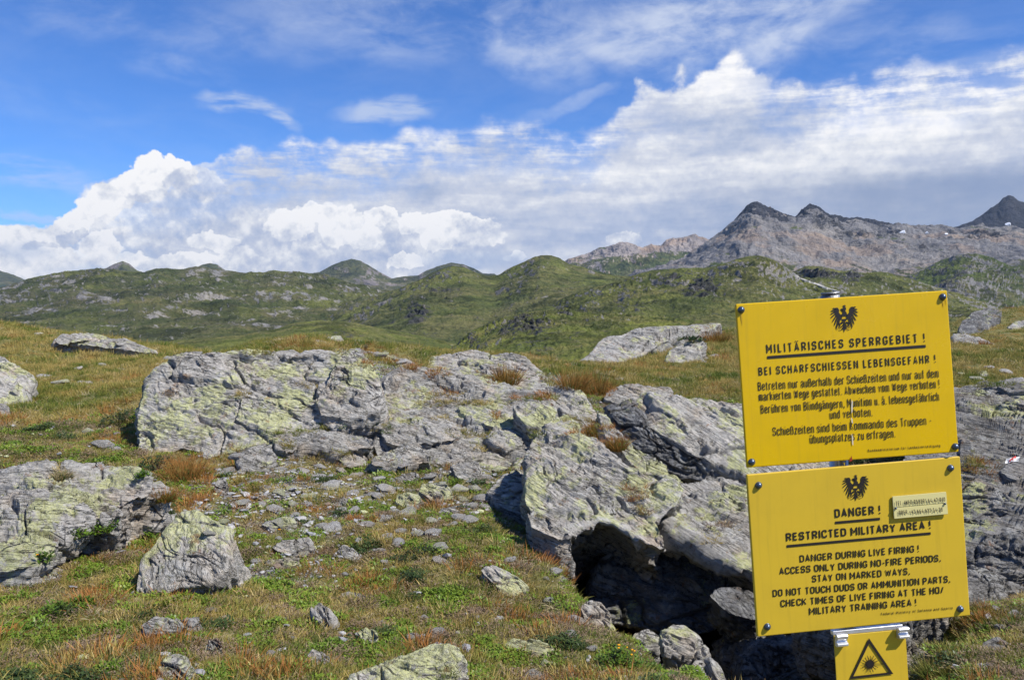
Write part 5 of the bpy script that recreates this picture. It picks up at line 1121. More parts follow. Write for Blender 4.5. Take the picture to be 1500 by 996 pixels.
scatter('gravel', np.stack([xg, yg, zg + sg * .22], -1), np.stack([rg.normal(0, .25, len(xg)), rg.normal(0, .25, len(xg)), rg.uniform(0, 6.28, len(xg))], -1), sgs, rg.integers(0, 8, len(xg)), rg.random(len(xg)), peb)
print('turf', len(np.concatenate(TI)), 'gravel', len(xg), time.time() - T0)

# ------------------------------------------------------------------ countable small stones in the turf
SMESH = []
def stone_mesh(i, sub=4):
    bm = bmesh.new(); bmesh.ops.create_icosphere(bm, subdivisions=sub, radius=0.5)
    P = np.array([v.co[:] for v in bm.verts]); nr = P / np.linalg.norm(P, axis=1)[:, None]
    g = np.random.default_rng(100 + i); K_ = 13; dirs = g.normal(size=(K_, 3)); dirs[:, 2] *= 0.8; dirs /= np.linalg.norm(dirs, axis=1)[:, None]; off = g.uniform(0.28, 0.46, K_)
    r = np.full(len(P), 0.52)
    for d_, o_ in zip(dirs, off):
        c_ = nr @ d_; r = np.where(c_ > 0.15, np.minimum(r, o_ / np.maximum(c_, .15)), r)
    P = nr * r[:, None]
    P += nr * (fbm(P * 6 + i * 3, 3, i) * 0.022 + fbm(P * np.array([6, 6, 26]) + i, 3, i + 5) * 0.018)[:, None]
    P[:, 2] *= 0.62
    for v, p in zip(bm.verts, P): v.co = p
    me = bpy.data.meshes.new('stone_%d' % i); bm.to_mesh(me); bm.free(); me.materials.append(STONE); me.polygons.foreach_set('use_smooth', np.ones(len(me.polygons), bool))
    return me
for i in range(9): SMESH.append(stone_mesh(i))
def stone(px, py, wpx, hpx, label=None, group=None, k=None):
    loc, nor, ob = cast(px, py + hpx * 0.3)
    if loc is None: return
    m1 = loc.y / F; w = wpx * m1 * 1.75; h = hpx * m1 * 1.5
    o = bpy.data.objects.new('stone', SMESH[RV.randrange(9) if k is None else k]); COL.objects.link(o)
    o.location = loc + Vector((0, w * .1, h * 0.22)); o.scale = (w, w * RV.uniform(.6, .85), max(h * 1.25, w * .45)); o.rotation_euler = (RV.uniform(.0, .4), RV.uniform(-.25, .25), RV.uniform(-.7, .7))
    return tag(o, label or 'small pale grey stone lying in the alpine turf of the foreground', 'stone', group or 'small stones strewn over the turf')
stones = [(125, 958, 12, 8), (308, 895, 16, 6), (110, 935, 8, 6), (330, 905, 9, 8), (432, 755, 14, 7), (452, 740, 12, 6), (465, 700, 16, 8), (540, 690, 10, 6), (556, 702, 12, 7), (695, 716, 16, 10), (710, 700, 14, 8), (726, 690, 10, 6), (660, 698, 10, 6), (540, 768, 14, 8), (562, 760, 16, 8), (572, 790, 18, 8), (588, 778, 14, 8),
          (520, 748, 14, 8), (598, 752, 20, 9), (612, 744, 10, 6), (470, 770, 14, 7), (445, 776, 12, 6), (375, 822, 16, 7), (352, 738, 16, 8), (372, 706, 18, 8), (388, 716, 14, 7), (408, 722, 16, 8), (430, 716, 14, 7), (452, 728, 16, 8), (338, 690, 14, 8), (360, 690, 16, 8), (385, 690, 14, 8), (412, 688, 12, 6), (442, 690, 16, 7), (468, 684, 14, 7),
          (498, 690, 16, 8), (520, 696, 14, 7), (690, 742, 14, 8), (712, 744, 16, 8), (738, 756, 14, 7), (760, 776, 10, 6), (566, 824, 12, 8), (576, 832, 8, 6), (490, 832, 8, 5), (505, 842, 10, 7), (746, 820, 12, 9), (812, 838, 18, 12), (824, 850, 12, 8), (804, 880, 10, 8), (800, 848, 8, 6), (688, 842, 8, 5), (700, 905, 8, 6), (606, 934, 16, 10), (640, 925, 14, 8),
          (620, 905, 10, 6), (800, 972, 14, 8), (782, 990, 22, 10), (560, 912, 8, 6), (380, 910, 8, 6), (395, 958, 12, 8), (430, 935, 10, 6), (170, 636, 10, 6), (128, 632, 12, 8), (150, 652, 26, 14), (168, 658, 12, 8), (130, 562, 10, 6), (112, 540, 9, 5), (62, 552, 14, 8), (90, 560, 18, 7), (118, 560, 9, 5), (150, 535, 8, 5), (175, 505, 10, 5), (55, 490, 12, 6),
          (20, 575, 10, 8), (845, 910, 16, 12), (836, 930, 14, 12), (866, 950, 12, 10), (1460, 892, 10, 7), (1490, 900, 14, 8), (1425, 900, 10, 6), (1470, 920, 16, 8), (1432, 555, 14, 7), (1450, 538, 10, 5), (1475, 545, 14, 6), (1410, 548, 8, 5), (1048, 522, 12, 5), (1030, 530, 8, 4), (905, 555, 10, 5), (490, 500, 22, 5), (470, 502, 12, 4), (522, 500, 10, 4), (560, 520, 14, 6), (590, 530, 12, 6)]
for _ in range(70):
    px_, py_ = RV.gauss(560, 130), RV.gauss(740, 45)
    if 300 < px_ < 790 and 668 < py_ < 850 and min(math.hypot(px_ - q[0], py_ - q[1]) for q in stones) > 13: w_ = RV.uniform(9, 21); stones.append((px_, py_, w_, w_ * RV.uniform(.42, .6)))
LAND = [('the pointed boulder', 270, 810), ('the broad flat slab', 100, 750), ('the large lichened slab', 300, 600), ('the knobbly gravel stone', 322, 715), ('the lichen-edged flat stone', 428, 796), ('the low slab', 470, 650), ('the roof-shaped boulder', 588, 668), ('the square block', 638, 720),
        ('the wedge-shaped stone', 738, 850), ('the pale bottom slab', 600, 975), ('the leaning pale stone', 472, 900), ('the upright bottom stone', 252, 985), ('the overhanging block', 850, 700), ('the upper hollow boulder', 878, 905), ('the half-buried slab', 518, 873), ('the left edge boulder', 10, 560),
        ('the signs', 1400, 800), ('the far rock rib', 950, 510), ('the grassy crest top', 520, 502), ('the dark heath shrub', 182, 618), ('the yellow lichened stone', 540, 932), ('the flat pair-stone', 498, 736), ('the thin flat stone', 772, 948), ('the yellow-spotted stone', 598, 731)]
ORD = ['nearest', 'second nearest', 'third nearest', 'fourth nearest', 'fifth nearest', 'sixth nearest', 'seventh nearest', 'eighth nearest', 'ninth nearest', 'tenth nearest']
buck = {}
for s_ in stones:
    ld = min(LAND, key=lambda q: math.hypot(q[1] - s_[0], (q[2] - s_[1]) * 1.3)); dx_, dy_ = s_[0] - ld[1], s_[1] - ld[2]
    dr = ('right of' if dx_ > 0 else 'left of') if abs(dx_) > abs(dy_) * 1.2 else ('below' if dy_ > 0 else 'above'); buck.setdefault((ld[0], dr), []).append((math.hypot(dx_, dy_), s_))
for (ln_, dr), L_ in buck.items():
    L_.sort()
    for i_, (_d, s_) in enumerate(L_):
        sz = 'tiny' if s_[2] < 10 else ('small' if s_[2] < 15 else 'fist-sized')
        stone(*s_, label='%s pale grey stone %s %s%s' % (sz, dr, ln_, '' if len(L_) == 1 else ', ' + (ORD[i_] if i_ < 10 else '%dth nearest' % (i_ + 1)) + ' to it'))
qs = stone(487, 497, 9, 6, 'small white quartz stone on top of the grassy crest above the large slab', 'crest stones')
qs.data = qs.data.copy(); qs.data.materials[0] = plain('quartz', (0.78, 0.74, 0.74), 0.6)

# ------------------------------------------------------------------ tussocks and dwarf shrubs, each a thing of its own
def place(o, px, py, sink=0.01):
    loc, nor, ob = cast(px, py); o.location = loc - Vector((0, 0, sink)); return loc
def tussock(px, py, wpx, hpx, label, mat=None):
    loc, nor, ob = cast(px, py); m1 = loc.y / F
    me = tuft_mesh('grass_tussock', 420, wpx * m1 * 0.42, hpx * m1 * 1.15, 0.0042 * max(1, loc.y / 8), 0.75, mat or G_RUST, 0.7, 4)
    o = bpy.data.objects.new('grass_tussock', me); COL.objects.link(o); o.location = loc - Vector((0, 0, 0.02))
    core = leaf_mesh('base_tuft', 160, wpx * m1 * 0.45, hpx * m1 * 0.45, 0.05, 0.008, G_GREEN)
    c = bpy.data.objects.new('base_leaves', core); COL.objects.link(c); c.parent = o; tag(c, kind='stuff')
    return tag(o, label, 'grass tuft', 'rust-red grass tussocks')
tussock(272, 702, 56, 40, 'rust-red grass tussock at the foot of the large lichened slab')
tussock(742, 560, 44, 30, 'rust-red grass tussock among the pale skyline slabs')
tussock(838, 566, 50, 30, 'wide rust-red tussock above the cleft, left one of the pair')
tussock(876, 580, 44, 40, 'tall rust-red tussock hanging at the head of the cleft')
tussock(872, 640, 44, 30, 'rust-brown tussock on the rib right of the big overhanging block')
tussock(904, 656, 30, 22, 'small rust tussock lowest on the pale rib beside the cleft')
tussock(1050, 500, 42, 16, 'distant rust tussock beside the far rock rib')
tussock(240, 728, 40, 20, 'low rust tussock between the broad slab and the gravel', G_RUST)
tussock(380, 716, 30, 16, 'straw-coloured tussock in the gravel below the large slab', G_OCHRE)
tussock(360, 706, 34, 18, 'ochre tussock on the gravel near the knobbly stone', G_OCHRE)
tussock(92, 698, 22, 16, 'dry tussock growing on the broad flat slab', G_STRAW)
tussock(1372, 992, 40, 30, 'bright grass tussock at the bottom edge right of the laser sign', G_OLIVE)
def shrub(px, py, wpx, hpx, label, mat=L_GREEN, n=260, leaf=0.028, flowers=0):
    loc, nor, ob = cast(px, py); m1 = loc.y / F; W_, H_ = wpx * m1 * 0.5, hpx * m1
    root = empty('dwarf_shrub', Matrix.Translation(loc - Vector((0, 0, 0.015))), label, 'shrub', 'dwarf shrubs in the turf')
    lm = leaf_mesh('foliage', n, W_, H_, leaf, leaf * .42, mat, stems=max(10, n // 9)); f = bpy.data.objects.new('foliage', lm); COL.objects.link(f); f.parent = root; tag(f, kind='stuff')
    bl = []
    for i in range(max(8, n // 16)):
        a = RV.uniform(0, 6.28); q = RV.random() ** .5 * W_ * .8; bl.append((Vector((q * .3 * math.cos(a), q * .3 * math.sin(a), 0)), Vector((q * math.cos(a), q * math.sin(a), H_ * 0.8)), Vector((0, 0, .2)), math.hypot(q, H_) * .9, 0.007, 3, .5))
    V, Fc, ID, UP = strips(bl); s = bpy.data.objects.new('stem', raw('stem', V, Fc, STEM, ID, UP)); COL.objects.link(s); s.parent = root
    for i in range(flowers):
        bm = bmesh.new(); bmesh.ops.create_icosphere(bm, subdivisions=1, radius=0.012 if flowers < 4 else 0.006)
        a = RV.uniform(0, 6.28); q = RV.random() * W_; fl = bm_obj('flower' if flowers < 4 else 'berry', bm, FLOWER, root); fl.location = (q * math.cos(a), q * math.sin(a) - .01, H_ * (1.05 - .5 * (q / W_) ** 2)); fl.scale = (1, 1, .6)
    return root
shrub(84, 896, 50, 22, 'bright green dwarf shrub in the turf at the lower left corner', n=320)
shrub(118, 886, 34, 20, 'bright green dwarf shrub, upper right neighbour of the corner one', n=200)
shrub(152, 778, 44, 24, 'glossy green dwarf shrub in front of the broad flat slab', n=260)
shrub(114, 786, 30, 20, 'small green dwarf shrub at the front edge of the broad slab', n=160)
shrub(66, 822, 24, 24, 'green dwarf shrub with a yellow flower beside the broad slab', n=130, flowers=1)
shrub(228, 690, 56, 32, 'dark green dwarf shrub at the lower left corner of the large slab', L_DARK, n=380)
shrub(205, 700, 30, 18, 'low green dwarf shrub beside the broad slab corner', L_GREEN, n=160)
shrub(182, 618, 66, 26, 'dark heath shrub in the meadow left of the large slab', L_DARK, n=420, leaf=0.035)
shrub(140, 640, 40, 12, 'yellow-green low shrub in the meadow left of the large slab', L_GREEN, n=220)
shrub(905, 975, 70, 34, 'leafy green shrub with orange berries above the hollow', n=620, leaf=0.022, flowers=7)
shrub(950, 985, 44, 26, 'small green shrub spilling toward the hollow', n=300, leaf=0.022)
shrub(620, 812, 60, 18, 'dark green mat of dwarf shrub in the middle of the turf', L_DARK, n=420, leaf=0.02)
shrub(584, 822, 40, 12, 'dark green mat left of the middle dwarf shrub', L_DARK, n=240, leaf=0.02)
shrub(218, 790, 30, 22, 'green shrub tucked behind the pointed boulder', n=180)
shrub(690, 845, 50, 10, 'bright green herb cushion left of the wedge-shaped stone', n=300, leaf=0.015)
shrub(1016, 500, 30, 10, 'dark green shrub on the far grass near the grey rock lump', L_DARK, n=160, leaf=0.09)
shrub(413, 776, 10, 6, 'tiny plant with an orange flower in the gravel patch', n=30, leaf=.02, flowers=1)
# the painted trail mark: a flat patch of paint that lies on its rock
def paint(cx, cy, w, h, mat, lift):
    V = []; nx, ny = 8, 5
    for j in range(ny):
        for i in range(nx):
            px = cx + (i / (nx - 1) - .5) * w + (j / (ny - 1) - .5) * -3; py = cy + (j / (ny - 1) - .5) * h - (i / (nx - 1) - .5) * 3
            V.append((px, py))
    P_ = []
    for px, py in V:
        loc, nor, ob = cast(px, py); P_.append(np.array(loc) + np.array(nor) * lift)
    return mesh_np('trail_mark', P_, grid_faces(ny, nx), mat, True)
try:
    cx_, cy_ = 1483, 674
    for nm, dx_, w_, mt, lf in (('white', 0, 20, plain('paint_white', (0.75, 0.75, 0.73), .7, var=.2, vs=60), .006), ('red', 0, 8, plain('paint_red', (0.55, 0.06, 0.05), .7, var=.2, vs=60), .010)):
        o = paint(cx_ + dx_, cy_, w_, 7, mt, lf); o.parent = mark_rock; o.matrix_parent_inverse = mark_rock.matrix_world.inverted(); o.name = 'trail_mark'
except Exception as e_: print('paint', e_)
print('veg', time.time() - T0)
# ------------------------------------------------------------------ the post and the signs
SY = 2.30
def sign_yellow(name, col, rough):
    m, n = new_mat(name); tc = n.new('ShaderNodeTexCoord'); f = n.noise(tc.outputs['Object'], 6, 5, 0.6); g = n.noise(tc.outputs['Object'], 90, 4, .6)
    c = n.mix(n.step(f, 0.45, 0.75), col, tuple(v * 0.93 for v in col)); gs = n.noise(n.vm('MULTIPLY', tc.outputs['Object'], (60, 3.0, 1)), 1.0, 5, .65); c = n.mix(n.mul(n.step(gs, .50, .72), .22), c, (0.40, 0.27, 0.03)); dots = n.step(n.noise(tc.outputs['Object'], 45, 5, .7), .68, .74); c = n.mix(n.mul(dots, .35), c, (0.30, 0.20, 0.03)); finish(n, c, n.rng(f, 0.3, 0.7, rough * .85, rough * 1.15), g, 0.05, 0.002, spec=0.35); return m
Y_UP = sign_yellow('enamel_yellow', (0.68, 0.43, 0.0), 0.28)
Y_LO = sign_yellow('enamel_yellow_skywash', (0.64, 0.43, 0.03), 0.34)  # paler than the upper yellow: sky reflection mixed into the base colour
INK = plain('black_print', (0.018, 0.014, 0.012), 0.5)
GALV = plain('galvanised_steel', (0.42, 0.43, 0.45), 0.38, 0.9, var=0.15, vs=30)
ALU = plain('aluminium', (0.72, 0.73, 0.76), 0.35, 0.75, var=0.06, vs=30)
BOLT = plain('dark_steel', (0.10, 0.13, 0.18), 0.28, 0.7)
PLQ = plain('plaque_yellow', (0.68, 0.61, 0.27), 0.10, 0.0, 0.9)
PLQB = plain('plaque_edge', (0.18, 0.12, 0.02), 0.5)
RED = plain('red_paint', (0.30, 0.02, 0.01), 0.5)
SCR = plain('scratch_bare', (0.62, 0.55, 0.42), 0.6)
def ray_dir(p): return np.array(unproj(*p))
class Panel:
    """a flat panel given by three photo corners, a distance and the direction its face looks in"""
    def __init__(s, TL, TR, BL, yaw, pitch, Y=None, on=None, zoom=(0, 0, 1)):
        y, p = math.radians(yaw), math.radians(pitch); s.n = np.array([math.sin(y) * math.cos(p), -math.cos(y) * math.cos(p), math.sin(p)]) if on is None else on.n
        o = np.array([0, 0, EYE]); s.p0 = at(*TL, Y) if on is None else on.p0 + on.n * Y
        s.zoom = zoom; s.o = o
        s.TL = s.hit(*TL); tr = s.hit(*TR); bl = s.hit(*BL)
        s.w = np.linalg.norm(tr - s.TL); s.u = (tr - s.TL) / s.w; v = bl - s.TL; v = v - s.u * (v @ s.u); s.h = np.linalg.norm(v); s.v = -v / s.h      # v is up
        s.nn = np.cross(s.u, s.v)
    def hit(s, px, py):
        d = ray_dir((px, py)); t = (s.n @ (s.p0 - s.o)) / (s.n @ d); return s.o + d * t
    def loc(s, zx, zy):
        """zoomed-picture coordinates -> metres right of and below the top left corner"""
        px, py = s.zoom[0] + zx / s.zoom[2], s.zoom[1] + zy / s.zoom[2]; q = s.hit(px, py) - s.TL; return q @ s.u, q @ s.v
    def mat(s):
        M = Matrix.Identity(4)
        for i, a in enumerate((s.u, s.v, s.nn)): M[0][i], M[1][i], M[2][i] = a
        M.translation = Vector(s.TL); return M
def plate(name, P, root, mat, x0=0, y0=0, w=None, h=None, t=0.012, z=0.0, bev=0.003):
    w = w or P.w; h = h or P.h; bm = bmesh.new(); bmesh.ops.create_cube(bm, size=1)
    for v in bm.verts: v.co = Vector((x0 + (v.co.x + .5) * w, y0 - (.5 - v.co.y) * h, z + (v.co.z - .5) * t))
    bmesh.ops.bevel(bm, geom=bm.edges[:], offset=bev, segments=3, affect='EDGES', profile=.5)
    return bm_obj(name, bm, mat, root)
def flat(name, polys, root, mat, z=0.0012, t=0.0006):
    bm = bmesh.new()
    for pl in polys:
        vs = [bm.verts.new((x, y, z)) for x, y in pl]
        try: bm.faces.new(vs)
        except Exception: pass
    bmesh.ops.triangulate(bm, faces=bm.faces[:])
    bmesh.ops.recalc_face_normals(bm, faces=bm.faces)
    for f in bm.faces:
        if f.normal.z < 0: f.normal_flip()
    return bm_obj(name, bm, mat, root)
def line_poly(a, b, w):
    a, b = Vector(a), Vector(b); d = (b - a).normalized(); s = Vector((-d.y, d.x)) * w * .5
    return [tuple(a + s), tuple(b + s), tuple(b - s), tuple(a - s)]
# ---- narrow engraved-style lettering, drawn as strokes of even width (x 0..1 across the glyph, y 0 baseline, 1 cap height)
_ = 0   # sharp corner marker
GL = {
 'A': (1.0, [[(0, 0), (.5, 1, _), (1, 0)], [(.17, .28), (.83, .28)]]), 'B': (.95, [[(0, .5), (1, .5), (1, 0), (0, 0, _), (0, 1, _), (.93, 1), (.93, .54), (0, .54)]]),
 'C': (.92, [[(1, .70), (1, 1), (0, 1), (0, 0), (1, 0), (1, .30)]]), 'D': (.97, [[(0, 0), (0, 1, _), (1, 1), (1, 0), (0, 0, _)]]),
 'E': (.80, [[(1, 0), (0, 0, _), (0, 1, _), (1, 1)], [(0, .52), (.88, .52)]]), 'F': (.78, [[(0, 0), (0, 1, _), (1, 1)], [(0, .5), (.88, .5)]]),
 'G': (.97, [[(1, .72), (1, 1), (0, 1), (0, 0), (1, 0), (1, .46, _), (.55, .46)]]), 'H': (.97, [[(0, 0), (0, 1)], [(1, 0), (1, 1)], [(0, .52), (1, .52)]]),
 'I': (.0, [[(0, 0), (0, 1)]]), 'J': (.75, [[(0, .25), (0, 0), (1, 0), (1, 1)]]), 'K': (.98, [[(0, 0), (0, 1)], [(.02, .36), (1, 1)], [(.34, .55), (1, 0)]]),
 'L': (.76, [[(0, 1), (0, 0, _), (1, 0)]]), 'M': (1.25, [[(0, 0), (0, 1)], [(1, 0), (1, 1)], [(.03, .97), (.5, .28)], [(.97, .97), (.5, .28)]]), 'N': (1.05, [[(0, 0), (0, 1)], [(1, 0), (1, 1)], [(.04, .98), (.96, .02)]]),
 'O': (.97, [[(.5, 1), (0, 1), (0, 0), (1, 0), (1, 1), (.5, 1)]]), 'P': (.92, [[(0, 0), (0, 1, _), (1, 1), (1, .44), (0, .44)]]),
 'Q': (.97, [[(.5, 1), (0, 1), (0, 0), (1, 0), (1, 1), (.5, 1)], [(.6, .22), (1.05, -.06)]]), 'R': (.95, [[(0, 0), (0, 1, _), (.97, 1), (.97, .47), (0, .47)], [(.55, .47), (1, 0)]]),
 'S': (.92, [[(1, .74), (1, 1), (0, 1), (0, .53), (1, .50), (1, 0), (0, 0), (0, .27)]]), 'T': (.92, [[(0, 1), (1, 1)], [(.5, 1), (.5, 0)]]),
 'U': (.97, [[(0, 1), (0, 0), (1, 0), (1, 1)]]), 'V': (.98, [[(0, 1), (.5, 0, _), (1, 1)]]), 'W': (1.55, [[(0, 1), (.25, 0)], [(.25, 0), (.5, .9)], [(.5, .9), (.75, 0)], [(.75, 0), (1, 1)]]),
 'Y': (.98, [[(0, 1), (.5, .42, _), (1, 1)], [(.5, .42), (.5, 0)]]), 'X': (1, [[(0, 0), (1, 1)], [(0, 1), (1, 0)]]), 'Z': (.9, [[(0, 1), (1, 1, _), (0, 0, _), (1, 0)]]),
 'a': (.78, [[(.05, .60), (.05, .74), (1, .74), (1, 0)], [(1, .43), (0, .43), (0, 0), (1, 0)]]), 'b': (.80, [[(0, 1), (0, 0), (1, 0), (1, .74), (0, .74), (0, .5)]]),
 'c': (.76, [[(1, .52), (1, .74), (0, .74), (0, 0), (1, 0), (1, .22)]]), 'd': (.80, [[(1, 1), (1, 0), (0, 0), (0, .74), (1, .74), (1, .5)]]),
 'e': (.80, [[(0, .37), (1, .37, _), (1, .74), (0, .74), (0, 0), (1, 0), (1, .18)]]), 'f': (.48, [[(1, 1), (.35, 1), (.35, 0)], [(-.1, .70), (1, .70)]]),
 'g': (.80, [[(1, .2), (1, 0), (0, 0), (0, .74), (1, .74), (1, -.26), (0, -.26), (0, -.14)]]), 'h': (.80, [[(0, 1), (0, 0)], [(0, .5), (0, .74), (1, .74), (1, 0)]]),
 'i': (0, [[(0, 0), (0, .76)], [(0, .97), (0, 1.0)]]), 'k': (.80, [[(0, 0), (0, 1)], [(.02, .28), (.95, .74)], [(.36, .44), (1, 0)]]), 'l': (.18, [[(0, 1), (0, 0), (1.6, 0)]]),
 'm': (1.35, [[(0, 0), (0, .74)], [(0, .5), (0, .74), (.5, .74), (.5, 0)], [(.5, .5), (.5, .74), (1, .74), (1, 0)]]), 'n': (.80, [[(0, 0), (0, .74)], [(0, .5), (0, .74), (1, .74), (1, 0)]]),
 'o': (.80, [[(.5, .74), (0, .74), (0, 0), (1, 0), (1, .74), (.5, .74)]]), 'p': (.80, [[(0, -.26), (0, .74), (1, .74), (1, 0), (0, 0), (0, .2)]]),
 'r': (.52, [[(0, 0), (0, .74)], [(0, .48), (0, .74), (1, .74), (1.05, .64)]]), 's': (.72, [[(.97, .56), (.97, .74), (0, .74), (0, .40), (1, .37), (1, 0), (0, 0), (0, .18)]]),
 't': (.50, [[(.35, .98), (.35, 0), (1, 0)], [(-.1, .72), (1, .72)]]), 'u': (.80, [[(0, .74), (0, 0), (1, 0), (1, .24)], [(1, .74), (1, 0)]]), 'v': (.80, [[(0, .74), (.5, 0, _), (1, .74)]]),
 'w': (1.3, [[(0, .74), (.25, 0)], [(.25, 0), (.5, .68)], [(.5, .68), (.75, 0)], [(.75, 0), (1, .74)]]), 'x': (.8, [[(0, 0), (1, .74)], [(0, .74), (1, 0)]]), 'y': (.80, [[(0, .74), (.52, .02)], [(1, .74), (.35, -.26), (-.05, -.26)]]), 'z': (.72, [[(0, .72), (1, .72, _), (0, 0, _), (1, 0)]]),
 'ß': (.85, [[(0, 0), (0, 1), (.92, 1), (.92, .56), (.42, .54)], [(.45, .54), (1, .54), (1, 0), (.4, 0)]]),
 '0': (.9, [[(.5, 1), (0, 1), (0, 0), (1, 0), (1, 1), (.5, 1)]]), '1': (.4, [[(0, .76), (1, 1, _), (1, 0)]]), '2': (.9, [[(0, .72), (0, 1), (1, 1), (1, .62), (0, 0, _), (1, 0)]]),
 '3': (.9, [[(0, .76), (0, 1), (1, 1), (1, .53), (.4, .53)], [(.4, .53), (1, .53), (1, 0), (0, 0), (0, .24)]]), '4': (.95, [[(.7, 1), (0, .26, _), (1.05, .26)], [(.76, .5), (.76, 0)]]),
 '5': (.9, [[(.95, 1), (.05, 1, _), (.02, .56, _), (1, .62), (1, 0), (0, 0), (0, .22)]]), '6': (.9, [[(.9, 1), (0, .8), (0, 0), (1, 0), (1, .58), (0, .58)]]), '8': (.9, [[(.5, 1), (.04, 1), (.04, .54), (.96, .54), (.96, 1), (.5, 1)], [(.5, .54), (0, .54), (0, 0), (1, 0), (1, .54), (.5, .54)]]),
 '!': (0, [[(0, 1), (0, .33)], [(0, .0), (0, .07)]]), '.': (0, [[(0, 0), (0, .07)]]), ',': (.08, [[(1, .12), (0, -.16)]]), '-': (.5, [[(0, .42), (1, .42)]]), '+': (.8, [[(0, .45), (1, .45)], [(.5, .15), (.5, .75)]]), '/': (.6, [[(0, -.02), (1, 1.02)]]),
}
for up_, base in (('Ä', 'A'), ('ä', 'a'), ('ü', 'u'), ('ö', 'o')):
    w_, ps = GL[base]; hi_ = (1.17, 1.30) if up_ == 'Ä' else (.93, 1.06)
    GL[up_] = (w_, ps + [[(.22, hi_[0]), (.22, hi_[1])], [(.78, hi_[0]), (.78, hi_[1])]])
def round_path(pts, r):
    out = [np.array(pts[0][:2], float)]
    for i in range(1, len(pts) - 1):
        p0, p, p1 = (np.array(pts[j][:2], float) for j in (i - 1, i, i + 1)); 
        if len(pts[i]) > 2: out.append(p); out.append(p); continue
        a, b = p0 - p, p1 - p; la, lb = np.linalg.norm(a), np.linalg.norm(b); q = min(r, la * .5, lb * .5)
        A_, B_ = p + a / la * q, p + b / lb * q
        for t in (0, .25, .5, .75, 1): out.append((1 - t) ** 2 * A_ + 2 * t * (1 - t) * p + t * t * B_)
    out.append(np.array(pts[-1][:2], float)); return out
STZ = [0]
def stroke(path, t, V, Fc):
    STZ[0] += 1; zq = (STZ[0] % 7) * 5e-5
    P = [path[0]]
    for p in path[1:]:
        if np.linalg.norm(p - P[-1]) > 1e-5: P.append(p)
    n = len(P)
    if n < 2: return
    closed = np.linalg.norm(P[0] - P[-1]) < 1e-4
    k = len(V); nor = []
    for i in range(n):
        if closed and i in (0, n - 1): d0, d1 = P[-1] - P[-2], P[1] - P[0]
        else: d0 = P[i] - P[max(i - 1, 0)] if i else P[1] - P[0]; d1 = P[min(i + 1, n - 1)] - P[i] if i < n - 1 else P[i] - P[i - 1]
        d0 = d0 / np.linalg.norm(d0); d1 = d1 / np.linalg.norm(d1); m = d0 + d1; lm = np.linalg.norm(m)
        m = m / lm if lm > .05 else d0; nn = np.array([-m[1], m[0]]); c = max(abs(nn @ np.array([-d0[1], d0[0]])), .38)
        V.append((*(P[i] + nn * t * .5 / c), zq)); V.append((*(P[i] - nn * t * .5 / c), zq))
    for i in range(n - 1): Fc.append((k + 2 * i, k + 2 * i + 1, k + 2 * i + 3, k + 2 * i + 2))
# (each stroke lies a hair above the last, so crossing strokes never share a plane)
def text(P, root, s, left, right, cap, t=0.15, gap=0.16, mat=None, z=0.0012, name='lettering'):
    a = np.array(P.loc(*left)); b = np.array(P.loc(*right)); c = np.array(P.loc(left[0], left[1] - cap)); ch = abs(c[1] - a[1])
    d = b - a; L = np.linalg.norm(d); d /= L; nr = np.array([-d[1], d[0]]); LL = L / ch
    SPW = .45
    body = sum(GL[c_][0] if c_ != ' ' else SPW for c_ in s); fixed = sum(t for c_ in s if c_ != ' ') + sum(gap for i in range(len(s) - 1))
    f = (LL - fixed) / body
    V, Fc = [], []; x = 0
    for c_ in s:
        if c_ == ' ': x += SPW * f + gap; continue
        w, ps = GL[c_]; w *= f; V2 = []
        for pth in ps:
            q = [(x + t / 2 + u[0] * w, t / 2 + u[1] * (1 - t)) + tuple(u[2:]) for u in pth]
            if all(u[0] == pth[0][0] for u in pth) or len(pth) == 2:      # straight strokes end square on the outline
                e = [np.array(u[:2], float) for u in q]; dd = (e[-1] - e[0]); ln = np.linalg.norm(dd)
                if abs(dd[0]) < 1e-6: dd = dd / ln; e[0] = e[0] - dd * t / 2 * (pth[0][1] in (0, 1)); e[-1] = e[-1] + dd * t / 2 * (pth[-1][1] in (0, 1))
                stroke(e, t * (.80 if c_ in 'NMWw' and abs(dd[0]) > 1e-4 else 1), V, Fc); continue
            e = round_path(q, min(.34, .5 * max(w, .12) + .02)); 
            for en, nb2 in ((0, 1), (-1, -2)):
                dd = e[en] - e[nb2]
                if abs(dd[0]) < 1e-6 and (pth[en][1] in (0, 1)): e[en] = e[en] + dd / np.linalg.norm(dd) * t / 2
            stroke(e, t, V, Fc)
        x += w + t + gap
    W3 = [(a[0] + d[0] * v[0] * ch + nr[0] * v[1] * ch, a[1] + d[1] * v[0] * ch + nr[1] * v[1] * ch, z + v[2]) for v in V]
    me = bpy.data.meshes.new(name); me.from_pydata(W3, [], Fc); me.materials.append(mat or INK); me.update()
    o = bpy.data.objects.new(name, me); COL.objects.link(o); o.parent = root
    return o
def under(P, root, a, b, th):
    A, B = P.loc(*a), P.loc(*b); c = P.loc(a[0], a[1] + th); return flat('underline', [line_poly(A, B, abs(c[1] - A[1]))], root, INK)
def bolt(P, root, x, y, r=0.0085):
    cx, cy = P.loc(x, y); bm = bmesh.new()
    bmesh.ops.create_cone(bm, cap_ends=True, segments=20, radius1=r * 1.12, radius2=r * 1.12, depth=0.002, matrix=Matrix.Translation((0, 0, 0.001)))
    bmesh.ops.create_uvsphere(bm, u_segments=20, v_segments=10, radius=r, matrix=Matrix.Translation((0, 0, 0.002)) @ Matrix.Diagonal((1, 1, 1.0, 1)))
    for v in bm.verts:
        if v.co.z < 0: v.co.z = 0
    o = bm_obj('bolt', bm, BOLT, root, True); o.location = (cx, cy, 0); return o
